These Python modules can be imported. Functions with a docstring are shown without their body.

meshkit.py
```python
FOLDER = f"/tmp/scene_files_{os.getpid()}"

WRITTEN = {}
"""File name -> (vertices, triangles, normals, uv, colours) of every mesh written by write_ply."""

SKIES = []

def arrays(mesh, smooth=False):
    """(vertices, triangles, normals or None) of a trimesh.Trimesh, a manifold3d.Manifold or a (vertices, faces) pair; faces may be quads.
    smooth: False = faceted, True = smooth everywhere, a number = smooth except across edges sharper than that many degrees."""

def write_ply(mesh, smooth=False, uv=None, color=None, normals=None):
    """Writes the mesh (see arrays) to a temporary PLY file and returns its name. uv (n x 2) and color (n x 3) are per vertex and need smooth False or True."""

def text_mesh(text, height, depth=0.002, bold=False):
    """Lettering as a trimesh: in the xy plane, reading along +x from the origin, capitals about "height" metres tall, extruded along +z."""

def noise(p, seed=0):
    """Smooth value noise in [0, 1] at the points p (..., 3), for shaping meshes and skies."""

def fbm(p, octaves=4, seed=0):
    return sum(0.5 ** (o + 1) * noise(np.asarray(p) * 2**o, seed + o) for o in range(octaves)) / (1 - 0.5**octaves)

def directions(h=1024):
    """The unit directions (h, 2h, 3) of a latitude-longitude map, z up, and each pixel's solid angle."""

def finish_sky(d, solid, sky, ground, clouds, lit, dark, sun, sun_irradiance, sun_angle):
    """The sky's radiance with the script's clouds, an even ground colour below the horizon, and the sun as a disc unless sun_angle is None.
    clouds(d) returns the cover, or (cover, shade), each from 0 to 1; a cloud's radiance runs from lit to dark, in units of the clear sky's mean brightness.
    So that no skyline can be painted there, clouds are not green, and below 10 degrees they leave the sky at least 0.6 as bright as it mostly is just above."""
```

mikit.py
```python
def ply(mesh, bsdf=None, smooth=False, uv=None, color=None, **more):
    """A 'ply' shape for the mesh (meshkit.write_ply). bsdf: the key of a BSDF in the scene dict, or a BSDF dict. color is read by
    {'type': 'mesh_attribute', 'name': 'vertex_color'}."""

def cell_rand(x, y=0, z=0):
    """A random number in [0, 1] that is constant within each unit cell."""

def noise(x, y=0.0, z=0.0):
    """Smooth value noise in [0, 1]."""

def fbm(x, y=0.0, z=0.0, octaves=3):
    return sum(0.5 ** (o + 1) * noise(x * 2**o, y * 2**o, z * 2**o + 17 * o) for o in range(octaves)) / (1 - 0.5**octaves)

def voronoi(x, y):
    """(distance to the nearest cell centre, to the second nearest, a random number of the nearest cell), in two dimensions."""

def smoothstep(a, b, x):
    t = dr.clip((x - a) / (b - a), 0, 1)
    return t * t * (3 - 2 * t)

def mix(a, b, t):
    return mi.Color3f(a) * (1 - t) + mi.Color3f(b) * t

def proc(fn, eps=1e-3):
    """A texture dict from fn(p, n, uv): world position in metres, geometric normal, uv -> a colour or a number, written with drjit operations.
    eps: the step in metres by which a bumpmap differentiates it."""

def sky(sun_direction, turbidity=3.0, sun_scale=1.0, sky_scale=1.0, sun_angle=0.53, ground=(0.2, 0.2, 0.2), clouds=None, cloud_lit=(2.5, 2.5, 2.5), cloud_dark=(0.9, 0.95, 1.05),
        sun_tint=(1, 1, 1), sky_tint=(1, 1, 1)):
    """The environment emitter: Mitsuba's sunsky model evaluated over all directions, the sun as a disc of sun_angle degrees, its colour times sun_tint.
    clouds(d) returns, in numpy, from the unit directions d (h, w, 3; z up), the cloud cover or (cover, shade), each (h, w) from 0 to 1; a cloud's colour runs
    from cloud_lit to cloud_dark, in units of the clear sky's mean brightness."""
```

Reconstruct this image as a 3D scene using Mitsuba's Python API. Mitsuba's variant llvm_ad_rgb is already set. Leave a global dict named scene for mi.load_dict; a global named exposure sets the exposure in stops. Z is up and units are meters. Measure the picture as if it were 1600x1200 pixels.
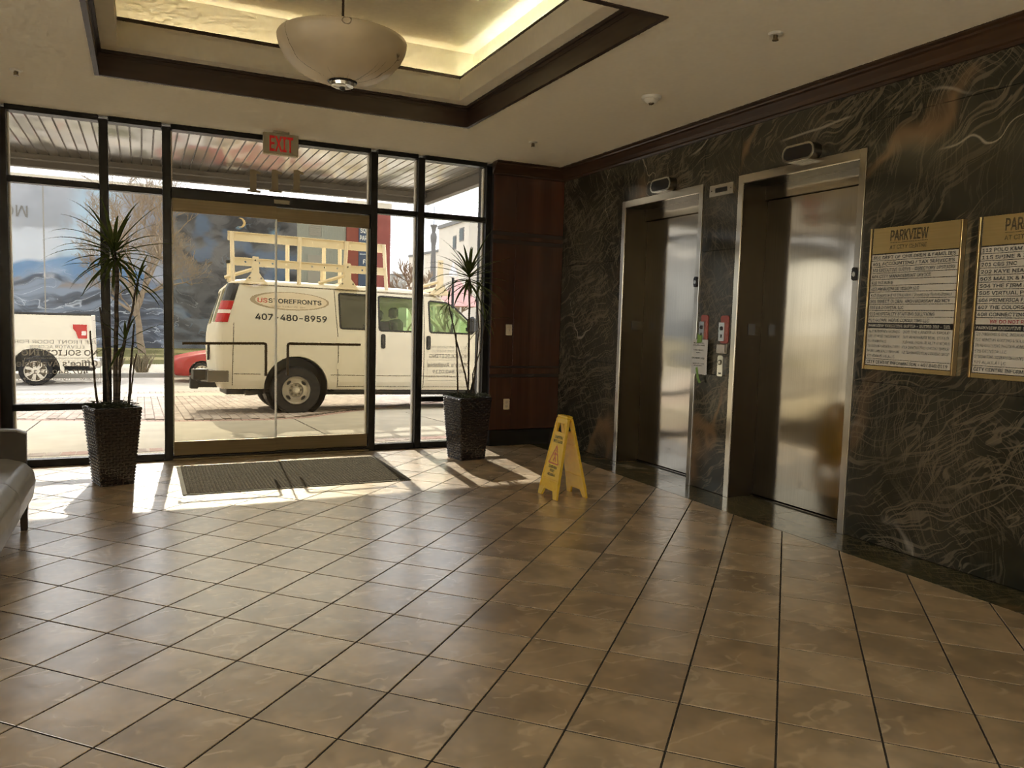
import math, random
import numpy as np, trimesh, manifold3d as m3
import drjit as dr
import mitsuba as mi
import mikit, meshkit
from mikit import noise, fbm, cell_rand, smoothstep, mix, voronoi, proc
from shapely.geometry import Polygon, box as sbox
from shapely import affinity
T = mi.ScalarTransform4f
PI = math.pi
rng = np.random.default_rng(7)

# ------------------------------------------------------------------ camera
F, YAW, PITCH, ROLL = 1202.17, 0.4493, -0.0828, 0.0276
CAM = np.array([-4.1525, -7.548, 1.3465])
FW = np.array([math.sin(YAW)*math.cos(PITCH), math.cos(YAW)*math.cos(PITCH), math.sin(PITCH)])
_r = np.cross(FW, [0, 0, 1.0]); _r /= np.linalg.norm(_r); _u = np.cross(_r, FW)
RT = _r*math.cos(ROLL) + _u*math.sin(ROLL)
UP = _u*math.cos(ROLL) - _r*math.sin(ROLL)
scene, labels = {}, {}
scene['camera'] = {'type': 'perspective', 'fov': math.degrees(2*math.atan(800/F)), 'fov_axis': 'x', 'near_clip': 0.05, 'far_clip': 2000.0,
                   'to_world': T().look_at(origin=CAM.tolist(), target=(CAM+FW).tolist(), up=UP.tolist())}
# ------------------------------------------------------------------ sky, sun, exposure
SUN = np.array([0.07, 1.0, 0.646])
def haze(d):
    c = meshkit.fbm(d*3.0, 3, seed=4)
    return np.full(d.shape[:2], 0.92), np.clip((c-0.35)*0.8, 0, 0.5)
scene['sky'] = mikit.sky(SUN, turbidity=4.0, sun_scale=3.8, sky_scale=7.8, clouds=haze, cloud_lit=(2.0, 2.0, 2.0), cloud_dark=(1.6, 1.6, 1.6), sun_tint=(.84, 1.0, 1.26), ground=(.3, .28, .24))
exposure = 0.32
COVE = (15.0, 13.8, 10.2)
UPL = (1000.0, 940.0, 790.0)

def ray(px, py): return FW + RT*(px-800)/F - UP*(py-600)/F
def at(px, py, Y):
    d = ray(px, py); return CAM + d*((Y-CAM[1])/d[1])
def atz(px, py, Z):
    d = ray(px, py); return CAM + d*((Z-CAM[2])/d[2])
def atd(px, py, D): return CAM + ray(px, py)*D

# ------------------------------------------------------------------ materials
def rgb(c): return {'type': 'rgb', 'value': [float(x) for x in c]}
def pr(key, c, rough=0.5, metal=0.0, spec=0.5, bump=None, bscale=0.001, **kw):
    d = {'type': 'principled', 'base_color': c if isinstance(c, dict) else rgb(c), 'roughness': rough, 'metallic': metal, **kw}
    if not metal and spec is not None: d['specular'] = spec
    if bump is not None: d = {'type': 'bumpmap', 'arbitrary': bump, 'scale': bscale, 'bsdf': d}
    scene[key] = {'type': 'twosided', 'bsdf': d}
    return key
TILE, OX, OY, TA = 0.33, -4.5323, -4.2611, 0.7805
SA, CA = math.sin(TA), math.cos(TA)
def tile_uv(p): return ((p.x-OX)*SA-(p.y-OY)*CA)/TILE, ((p.x-OX)*CA+(p.y-OY)*SA)/TILE
def tile_col(p, n, uv):
    u, v = tile_uv(p)
    r = cell_rand(dr.floor(u), dr.floor(v), 3); r2 = cell_rand(dr.floor(u), dr.floor(v), 9)
    a = fbm(p.x*5+r*40, p.y*5+r2*40, 0, 4); b = fbm(p.x*14+r*60+a*3, p.y*14+a*2, 1, 3)
    base = mix((.345, .25, .145), (.46, .355, .225), r)
    c = mix(base*mi.Float(.8), base*mi.Float(1.2), smoothstep(.3, .7, a))
    st = smoothstep(.0, .06, dr.abs(fbm(p.x*4+a*2+r2*30, p.y*9+r*30, 2, 3)-.52))
    c = mix(mi.Color3f(.60, .49, .33), c, mi.Float(1)-(mi.Float(1)-st)*.55*smoothstep(.42, .62, b))
    return c*(mi.Float(.9)+.2*b)
pr('m_tile', proc(tile_col), .27, spec=None, eta=4.6, bump=proc(lambda p, n, uv: fbm(p.x*9, p.y*9, 0, 3)), bscale=.0012)
pr('m_grout', (.035, .03, .025), .9, spec=.2)
def marble_f(sx, sy, dark, mid, light):
    def f(p, n, uv):
        a, b = (p.y, p.z) if sx == 'w' else (p.x, p.y)
        w = fbm(a*1.5+3, b*1.5, 0, 4); w2 = fbm(a*3.3, b*3.3+9, 2, 3)
        c = mix(dark, mid, smoothstep(.32, .72, w))
        for k, (ang, f1, f2, off) in enumerate(((.85, 3.0, 34, 5), (-.45, 2.6, 30, 11), (1.45, 3.2, 38, 23), (2.35, 2.8, 26, 31))):
            ca, sa = math.cos(ang), math.sin(ang)
            s_ = a*ca+b*sa; t = -a*sa+b*ca
            v = fbm(s_*f1+off+w*2.0, t*f2+w2*5.0+w*7, off, 3)
            m_ = (mi.Float(1)-smoothstep(.010, .060, dr.abs(v-.52)))*smoothstep(.38, .60, fbm(a*1.3+off, b*1.3+off*2, k, 2))
            c = mix(c, mi.Color3f(light)*(1.0 if k % 2 else .72), m_*.75)
        def vein(ang, f1, f2, off, width, wa):
            ca, sa = math.cos(ang), math.sin(ang)
            s_ = a*ca+b*sa; t = -a*sa+b*ca
            return mi.Float(1)-smoothstep(0, width, dr.abs(noise(t*f2+off+w*wa+w2*.5, s_*f1, off)-.5))
        big = vein(2.15, .35, 1.5, 21, .065, .9)*smoothstep(.40, .56, fbm(a*1.6, b*1.6+30, 1, 3))
        c = mix(c, mi.Color3f(light)*mi.Color3f(1.35, 1.0, .75), big*.8)
        thin = vein(2.5, .5, 1.9, 33, .010, 1.2)*smoothstep(.50, .58, fbm(a*1.2+40, b*1.2, 3, 2))+vein(1.5, .6, 1.3, 52, .008, 1.6)*smoothstep(.52, .6, fbm(a*1.1+70, b*1.1, 5, 2))
        return mix(c, mi.Color3f(.42, .38, .30), dr.minimum(thin, 1)*.65)
    return f
pr('m_marble', proc(marble_f('w', 0, (.013, .0145, .0105), (.036, .035, .026), (.150, .125, .085))), .12, spec=.45)
pr('m_marble_floor', proc(marble_f('f', 0, (.020, .025, .017), (.06, .062, .036), (.15, .125, .07))), .10, spec=.5)
def ceil_bump(p, n, uv): return smoothstep(.42, .62, fbm(p.x*55, p.y*55, p.z*40, 3))
pr('m_ceiling', proc(lambda p, n, uv: mix((.78, .71, .555), (.85, .78, .625), fbm(p.x*40, p.y*40, p.z*20, 3))), .9, spec=.1, bump=proc(ceil_bump, .002), bscale=.013)
def woodf(c1, c2):
    def f(p, n, uv):
        g = fbm(p.x*9+p.y*9, p.z*.8, 0, 4); h = noise((p.x+p.y)*160, p.z*3)
        return mix(c1, c2, smoothstep(.25, .75, g))*(mi.Float(.82)+.3*h)
    return f
pr('m_cherry', proc(woodf((.026, .0065, .0026), (.056, .0155, .0055))), .32)
pr('m_darkwood', proc(lambda p, n, uv: mix((.020, .010, .006), (.042, .022, .012), fbm(p.x*6, p.y*6, p.z*40, 3))), .28)
pr('m_coffertrim', proc(lambda p, n, uv: mix((.015, .008, .006), (.030, .018, .012), fbm(p.x*6, p.y*6, p.z*40, 3))), .42, spec=.3)
pr('m_frame', (.004, .004, .004), .3, spec=.15)
pr('m_bronze', proc(lambda p, n, uv: mix((.15, .115, .062), (.20, .155, .088), fbm(p.x*3, p.y*3, p.z*90, 2))), .38, metal=.6)
pr('m_steel', proc(lambda p, n, uv: mix((.50, .455, .38), (.56, .51, .43), noise(p.y*300, p.z*2))), .11, metal=1.0,
   bump=proc(lambda p, n, uv: fbm(p.y*1.3, p.z*3.2, 0, 2), .01), bscale=.006)
pr('m_steelframe', (.66, .62, .54), .16, metal=1.0)
pr('m_steeldark', (.16, .145, .12), .28, metal=1.0)
pr('m_reveal', (.022, .019, .015), .3, metal=1.0)
pr('m_wallpaint', (.80, .77, .69), .85, spec=.15)
pr('m_chrome', (.75, .74, .7), .12, metal=1.0)
pr('m_gold', proc(lambda p, n, uv: mix((.60, .45, .19), (.66, .50, .23), noise(p.y*4, p.z*260))), .34, metal=.85)
pr('m_goldedge', (.75, .55, .28), .22, metal=1.0)
pr('m_strip', (.70, .65, .53), .45, spec=.4)
pr('m_ink', (.012, .011, .010), .5)
pr('m_inkbrown', (.06, .038, .012), .5)
pr('m_inkred', (.34, .035, .03), .5)
pr('m_cream', (.80, .72, .55), .5)
pr('m_black', (.010, .010, .010), .45)
pr('m_blackgloss', (.012, .012, .013), .12)
pr('m_rubber', proc(lambda p, n, uv: mix((.014, .014, .014), (.03, .028, .026), fbm(p.x*20, p.y*20, p.z*20, 3))), .75, spec=.3)
pr('m_keyred', (.36, .075, .06), .4)
pr('m_plastic', (.62, .58, .5), .4)
pr('m_paper', (.74, .73, .68), .8, spec=.2)
pr('m_tapegreen', (.22, .40, .08), .6)
pr('m_yellow', proc(lambda p, n, uv: mix((.74, .46, .03), (.84, .56, .05), fbm(p.x*30, p.y*30, p.z*30, 3))), .38)
pr('m_yellowin', (.66, .37, .02), .42)
pr('m_signred', (.55, .12, .06), .5)
pr('m_exitred', (.80, .02, .025), .4)
pr('m_exitbody', (.30, .26, .17), .5)
pr('m_wicker', proc(lambda p, n, uv: mix((.003, .0018, .0018), (.008, .0038, .0036), fbm(p.x*60, p.y*60, p.z*60, 2))), .22, spec=.7)
pr('m_soil', (.03, .022, .016), .95, spec=.1)
pr('m_cane', proc(lambda p, n, uv: mix((.035, .026, .018), (.085, .066, .045), smoothstep(.4, .6, noise(p.z*70, p.x*6)))), .8)
scene['m_leaf'] = {'type': 'principledthin', 'base_color': proc(lambda p, n, uv: mix((.035, .05, .015), (.085, .105, .03), fbm(p.x*25, p.y*25, p.z*25, 2))), 'roughness': .4, 'diff_trans': .5, 'spec_trans': 0.0}
pr('m_moss', (.045, .05, .028), .95, spec=.1)
pr('m_vinyl', proc(lambda p, n, uv: mix((.22, .21, .195), (.27, .26, .24), fbm(p.x*8, p.y*8, p.z*8, 3))), .33, spec=.5, bump=proc(lambda p, n, uv: fbm(p.x*18, p.y*18, p.z*5, 3)), bscale=.003)
pr('m_sofawood', (.022, .015, .010), .3)
pr('m_mat', proc(lambda p, n, uv: mix((.05, .043, .032), (.095, .083, .062), noise(p.x*90, p.y*90))), .95, spec=.1)
pr('m_matedge', (.10, .09, .065), .8)
def bowl_f(p, n, uv):
    a = dr.atan2(p.y+2.69, p.x+3.02)
    c = mix((.52, .42, .27), (.64, .53, .36), fbm(p.x*6, p.y*6, p.z*8, 4))
    v = dr.abs(fbm(a*1.2+3.1, p.z*3.5, 4, 4)-.5)
    return mix(mi.Color3f(.12, .08, .04), c, mi.Float(1)-(mi.Float(1)-smoothstep(0, .010, v))*smoothstep(.47, .55, fbm(a*1.6, p.z*4, 8, 2))*.85)
pr('m_bowl', proc(bowl_f), .35)
pr('m_whitemetal', (.72, .68, .58), .4)
pr('m_glyph', (.24, .19, .115), .6)
pr('m_glassletter', (.55, .52, .46), .7, spec=.2)
scene['m_glass'] = {'type': 'thindielectric', 'int_ior': 1.5}
scene['m_doorglass'] = {'type': 'thindielectric', 'int_ior': 1.5, 'specular_transmittance': rgb((.80, .755, .625))}
scene['m_vanglass'] = {'type': 'thindielectric', 'int_ior': 1.5, 'specular_transmittance': rgb((.62, .78, .50))}
scene['m_vandark'] = {'type': 'thindielectric', 'int_ior': 1.5, 'specular_transmittance': rgb((.22, .25, .20))}
pr('m_glassedge', (.85, .88, .86), .3)  # white colour stands in for sunlight caught in the clear polished edge
# outdoors
pr('m_concrete', proc(lambda p, n, uv: mix((.39, .355, .285), (.49, .45, .365), fbm(p.x*3, p.y*3, 0, 4))), .9, spec=.15)
pr('m_bounce_yard', proc(lambda p, n, uv: mix((.62, .57, .48), (.72, .67, .57), fbm(p.x*.6, p.y*.6, 0, 3))), .9, spec=.1)
pr('m_road', proc(lambda p, n, uv: mix((.33, .305, .27), (.42, .39, .345), fbm(p.x*1.2, p.y*1.2, 0, 4))), .9, spec=.15)
pr('m_paver', proc(lambda p, n, uv: mix((.32, .265, .225), (.45, .385, .33), cell_rand(dr.floor(p.x/.125), dr.floor(p.y/.25), 2))*(mi.Float(.85)+.3*fbm(p.x*9, p.y*9, 0, 2))), .9, spec=.15)
pr('m_paverred', proc(lambda p, n, uv: mix((.34, .225, .19), (.42, .30, .255), fbm(p.x*9, p.y*9, 0, 2))), .9, spec=.15)
pr('m_joint', (.085, .07, .058), .95, spec=.1)
pr('m_kerb', (.34, .33, .30), .9, spec=.1)
pr('m_grass', proc(lambda p, n, uv: mix((.10, .095, .04), (.26, .225, .11), smoothstep(.35, .65, fbm(p.x*.5, p.y*.5, 0, 4)))), .95, spec=.1)
pr('m_van', proc(lambda p, n, uv: mix((.66, .615, .50), (.72, .675, .56), fbm(p.x*2, p.y*2, p.z*3, 3))), .32, spec=.5, clearcoat=.3)
pr('m_rack', (.72, .62, .42), .45)
pr('m_rim', proc(lambda p, n, uv: mix((.44, .40, .33), (.56, .52, .44), fbm(p.x*9, p.y*9, p.z*9, 2))), .4, metal=.4)
pr('m_lampred', (.45, .02, .02), .2)
pr('m_lampclear', (.75, .66, .6), .2)
pr('m_seam', (.14, .12, .09), .6)
pr('m_logo', (.66, .57, .42), .5)
pr('m_logoedge', (.36, .29, .19), .5)
pr('m_van_red', (.42, .06, .035), .5)
pr('m_truck', (.72, .66, .52), .3, clearcoat=.4)
pr('m_car', (.36, .018, .018), .22, clearcoat=.6)
pr('m_alloy', (.70, .66, .56), .3, metal=.6)
pr('m_bumper', (.55, .53, .48), .22, metal=.9)
pr('m_bumperdark', (.20, .195, .185), .25, metal=.9)
pr('m_baseboard', (.006, .006, .006), .5, spec=.12)
pr('m_soffit', proc(lambda p, n, uv: mix((.40, .37, .33), (.46, .43, .38), fbm(p.x*2, p.y*2, 0, 2))), .15, metal=1.0,
   bump=proc(lambda p, n, uv: fbm(p.x*2.2, p.y*1.1, 0, 2), .01), bscale=.05)
pr('m_fascia', (.10, .09, .08), .45)
pr('m_stucco', (.66, .60, .48), .85, spec=.15)
pr('m_bark', proc(lambda p, n, uv: mix((.22, .165, .11), (.36, .285, .205), fbm(p.x*4, p.y*4, p.z*7, 3))), .9, spec=.1)
pr('m_shrub', (.20, .17, .11), .9, spec=.1)
pr('m_beige', proc(lambda p, n, uv: mix((.62, .57, .48), (.70, .65, .55), fbm(p.x*.4, p.y*.4, p.z*.4, 3))), .85, spec=.15)
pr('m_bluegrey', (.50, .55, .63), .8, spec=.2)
pr('m_windowfar', (.07, .09, .09), .5)
pr('m_lampgrey', (.17, .165, .155), .6)
pr('m_globe', (.9, .9, .9), .4)
pr('m_brickred', proc(lambda p, n, uv: mix((.22, .055, .04), (.29, .08, .06), fbm(p.x*2, p.y*2, p.z*2, 3))), .75)
pr('m_navy', (.055, .085, .16), .6)
pr('m_corrug', (.34, .36, .33), .7)
pr('m_white', (.85, .85, .83), .6)
pr('m_tent', (.70, .40, .37), .7)

# ------------------------------------------------------------------ mesh helpers
def mesh(v, f): return trimesh.Trimesh(np.asarray(v, float), np.asarray(f, int), process=False)
def cat(ms): return trimesh.util.concatenate([m if isinstance(m, trimesh.Trimesh) else tri(m) for m in ms])
def tri(m):
    q = m.to_mesh(); return mesh(q.vert_properties[:, :3], q.tri_verts)
def man(m):
    m = m.copy(); m.merge_vertices()
    return m3.Manifold(m3.Mesh(np.asarray(m.vertices, np.float32), np.asarray(m.faces, np.uint32)))
def bx(x0, x1, y0, y1, z0, z1, b=0.0):
    x0, x1 = min(x0, x1), max(x0, x1); y0, y1 = min(y0, y1), max(y0, y1); z0, z1 = min(z0, z1), max(z0, z1)
    if b <= 0:
        m = trimesh.creation.box((x1-x0, y1-y0, z1-z0)); m.apply_translation(((x0+x1)/2, (y0+y1)/2, (z0+z1)/2)); return m
    b = min(b, (x1-x0)*.45, (y1-y0)*.45, (z1-z0)*.45)
    P = []
    for X, sx in ((x0, 1), (x1, -1)):
        for Y, sy in ((y0, 1), (y1, -1)):
            for Z, sz in ((z0, 1), (z1, -1)):
                P += [(X+sx*b, Y+sy*b, Z), (X+sx*b, Y, Z+sz*b), (X, Y+sy*b, Z+sz*b)]
    return trimesh.convex.convex_hull(np.array(P))
def cyl(p0, p1, r, n=20, r1=None):
    p0, p1 = np.asarray(p0, float), np.asarray(p1, float)
    d = p1-p0; L = np.linalg.norm(d); d /= L
    a = np.cross(d, [0, 0, 1.0] if abs(d[2]) < .9 else [1.0, 0, 0]); a /= np.linalg.norm(a); c = np.cross(d, a)
    t = np.arange(n)*2*PI/n; r1 = r if r1 is None else r1
    ring = np.cos(t)[:, None]*a+np.sin(t)[:, None]*c
    v = np.vstack([p0+ring*r, p1+ring*r1, [p0], [p1]]); f = []
    for i in range(n):
        j = (i+1) % n
        f += [(i, j, n+j), (i, n+j, n+i), (2*n, j, i), (2*n+1, n+i, n+j)]
    m = mesh(v, f)
    if m.volume < 0: m.invert()
    return m
def tube(pts, r, n=8):
    pts = np.asarray(pts, float); rs = np.broadcast_to(r, (len(pts),))
    t = np.gradient(pts, axis=0); t /= np.linalg.norm(t, axis=1, keepdims=True)+1e-12
    ref = np.array([0, 0, 1.0]) if abs(t[0][2]) < .8 else np.array([1.0, 0, 0])
    ring = []
    for k in range(len(pts)):
        a = np.cross(t[k], ref); a /= np.linalg.norm(a)+1e-12; c = np.cross(t[k], a); ref = np.cross(a, t[k])
        an = np.arange(n)*2*PI/n
        ring.append(pts[k]+rs[k]*(np.cos(an)[:, None]*a+np.sin(an)[:, None]*c))
    v = np.vstack(ring+[pts[:1], pts[-1:]]); f = []
    K = len(pts)
    for k in range(K-1):
        for i in range(n):
            j = (i+1) % n
            f += [(k*n+i, k*n+j, (k+1)*n+j), (k*n+i, (k+1)*n+j, (k+1)*n+i)]
    for i in range(n):
        j = (i+1) % n
        f += [(K*n, j, i), (K*n+1, (K-1)*n+i, (K-1)*n+j)]
    m = mesh(v, f)
    if m.volume < 0: m.invert()
    return m
def lathe(prof, c=(0, 0, 0), n=48):
    prof = np.asarray(prof, float); t = np.arange(n)*2*PI/n; K = len(prof); v = []
    for r, z in prof: v.append(np.stack([r*np.cos(t), r*np.sin(t), np.full(n, z)], 1))
    v = np.vstack(v)+np.asarray(c); f = []
    for k in range(K-1):
        for i in range(n):
            j = (i+1) % n
            f += [(k*n+i, k*n+j, (k+1)*n+j), (k*n+i, (k+1)*n+j, (k+1)*n+i)]
    return mesh(v, f)
def frame(o, X, Y, Z):
    M = np.eye(4); M[:3, 0], M[:3, 1], M[:3, 2], M[:3, 3] = X, Y, Z, o; return M
RW = ((0, -1, 0), (0, 0, 1), (-1, 0, 0))     # on the marble wall, read from the room
FWALL = ((1, 0, 0), (0, 0, 1), (0, -1, 0))    # facing the room from the front
FOUT = ((-1, 0, 0), (0, 0, 1), (0, 1, 0))     # facing the street
def put_on(m, o, ax):
    m = m.copy(); m.apply_transform(frame(o, *ax)); 
    return m
def prism(poly, depth):
    p = poly if hasattr(poly, 'geom_type') else Polygon(poly)
    if p.geom_type != 'Polygon': return cat([prism(g_, depth) for g_ in p.geoms if g_.geom_type == 'Polygon'])
    return trimesh.creation.extrude_polygon(p, depth, engine='earcut')
def rrect(w, h, r, n=6):
    return sbox(r, r, w-r, h-r).buffer(r, quad_segs=n)
def slab(poly, z1, z0, c):
    """Convex polygon slab with a chamfered top edge."""
    P = np.array(poly.exterior.coords)[:-1]
    if Polygon(P).exterior.is_ccw is False: P = P[::-1]
    Q = poly.buffer(-c, join_style='mitre'); 
    n = len(P); cc = P.mean(0)
    if Q.is_empty or Q.geom_type != 'Polygon' or len(Q.exterior.coords)-1 != n: q = P; z = z1
    else:
        q = np.array(Q.exterior.coords)[:-1]
        if not Q.exterior.is_ccw: q = q[::-1]
        k = np.argmin(((q-P[0])**2).sum(1)); q = np.roll(q, -k, axis=0); z = z1-c
    v = np.vstack([np.c_[P, np.full(n, z0)], np.c_[P, np.full(n, z)], np.c_[q, np.full(n, z1)]]); f = []
    for i in range(n):
        j = (i+1) % n
        f += [(i, j, n+j), (i, n+j, n+i), (n+i, n+j, 2*n+j), (n+i, 2*n+j, 2*n+i)]
    f += [(2*n, 2*n+i, 2*n+i+1) for i in range(1, n-1)]
    return mesh(v, f)
_T = {}
def text(s, h, w=None, d=.0012, bold=True, hx=None):
    """Lettering from the origin to the right; w fits its width."""
    k = (s, bold)
    if k not in _T: _T[k] = meshkit.text_mesh(s, 1.0, 1.0, bold)
    m = _T[k].copy(); lo, hi = m.bounds
    sx = h if w is None else w/(hi[0]-lo[0])
    m.apply_translation((-lo[0], 0, 0)); m.apply_scale((sx, h, d)); return m
def grid_quad(p00, p10, p11, p01):
    return mesh([p00, p10, p11, p01], [[0, 1, 2], [0, 2, 3]])

# ------------------------------------------------------------------ scene helpers
_n = {}
def key_of(name):
    if name not in _n: _n[name] = 0; return name
    _n[name] += 1; return f'{name}_{_n[name]:03d}'
def obj(name, m, mat, parent=None, smooth=False, label=None, kind=None, **kw):
    k = key_of(name if parent is None else f'{parent}__{name}')
    scene[k] = mikit.ply(m, mat, smooth=smooth, **kw)
    if label or kind:
        labels[k] = {}
        if label: labels[k]['label'] = label
        if kind: labels[k]['kind'] = kind
    return k
def thing(name, label, category, group=None, kind=None):
    k = key_of(name); labels[k] = {'label': label, 'category': category}
    if group: labels[k]['group'] = group
    if kind: labels[k]['kind'] = kind
    return k
def tag(k, label, category=None, group=None, kind=None):
    d = labels.setdefault(k, {}); d['label'] = label
    if category: d['category'] = category
    if group: d['group'] = group
    if kind: d['kind'] = kind
    return k
def struct(name, m, mat, label=None, smooth=False):
    k = obj(name, m, mat, smooth=smooth, kind='structure')
    if label: labels[k]['label'] = label
    return k

# ================================================================== room shell
H = 2.973
XL, YB = -7.6, -12.4                      # left wall, back wall
BORD = -0.332
E1 = (-2.449, -1.274); E2 = (-4.028, -2.864); ETOP = 2.496; JW = .05; REC = .26
# floor: grout bed and tiles set diagonally
f0 = struct('floor', bx(XL, BORD, YB, 0.02, -.12, -.0022), 'm_grout', 'beige stone tiled lobby floor laid diagonally with dark grout')
room = sbox(XL, YB, BORD-.003, -.05)
uu = np.array([SA, -CA]); vv = np.array([CA, SA]); O = np.array([OX, OY]); g = .0036
tiles = []
for i in range(-40, 60):
    for j in range(-50, 50):
        c = [O+TILE*(a*uu+b*vv) for a, b in ((i, j), (i+1, j), (i+1, j+1), (i, j+1))]
        P = Polygon(c).buffer(-g, join_style='mitre').intersection(room)
        if P.is_empty or P.area < .002: continue
        ce = np.array([P.centroid.x, P.centroid.y, 0])-CAM; z = ce@FW
        x, y = (800+F*(ce@RT)/z, 600-F*(ce@UP)/z) if z > .3 else (-999, 0)
        seen = z > .3 and -60 < x < 1660 and y < 1270
        tiles.append((not seen, z if z > 0 else 99, P))
tiles.sort(key=lambda t: t[:2])
for t in tiles[:300]: obj('tile', slab(t[2], 0, -.008, .0012), 'm_tile', f0)
obj('tile_field', cat([slab(t[2], 0, -.008, .0012) for t in tiles[300:]]), 'm_tile', f0, kind='stuff')
# marble strip along the wall and in the two recesses
f1 = struct('floor_border', bx(BORD, REC+.06, YB, 0.02, -.12, -.006), 'm_grout', 'dark green marble strip in the floor along the elevator wall')
yy = [-.02, -.62, E1[1], (E1[0]+E1[1])/2, E1[0], E2[1], (E2[0]+E2[1])/2, E2[0], -4.75, -5.6, -6.4, -7.2, -8.2, -9.4, -10.8, YB]
for a, b in zip(yy[:-1], yy[1:]):
    deep = REC+.03 if (E1[0]-.01 <= b and a <= E1[1]+.01) or (E2[0]-.01 <= b and a <= E2[1]+.01) else -.002
    if deep > 0:
        obj('marble_slab', slab(sbox(BORD+.001, b+.001, -.09, a-.001), 0, -.008, .001), 'm_marble_floor', f1)
        obj('marble_slab', slab(sbox(-.088, b+.001, deep, a-.001), 0, -.008, .001), 'm_marble_floor', f1)
    else:
        obj('marble_slab', slab(sbox(BORD+.001, b+.001, deep, a-.001), 0, -.008, .001), 'm_marble_floor', f1)
# ceiling around the coffer
CX0, CX1, CY0, CY1 = -4.413, -1.634, -4.058, -1.315     # coffer opening
Z1, Z2, Z3, LW = 3.14, 3.315, 3.60, .13
cs = [bx(XL, .0, YB, CY0, H, H+.05), bx(XL, .0, CY1, .06, H, H+.05), bx(XL, CX0, CY0, CY1, H, H+.05), bx(CX1, .0, CY0, CY1, H, H+.05)]
c0 = struct('ceiling', cat(cs), 'm_ceiling', 'beige knockdown textured ceiling')
def ring(x0, x1, y0, y1, w, za, zb):      # rectangular ring, inner size given, w wide outwards
    return cat([bx(x0-w, x1+w, y0-w, y0, za, zb), bx(x0-w, x1+w, y1, y1+w, za, zb), bx(x0-w, x0, y0, y1, za, zb), bx(x1, x1+w, y0, y1, za, zb)])
i0, i1, j0, j1 = CX0+LW, CX1-LW, CY0+LW, CY1-LW
obj('coffer_ledge', ring(i0, i1, j0, j1, LW+.06, Z1, Z1+.02), 'm_ceiling', c0)
obj('coffer_face', ring(i0, i1, j0, j1, .02, Z1+.02, Z2), 'm_ceiling', c0)
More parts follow.
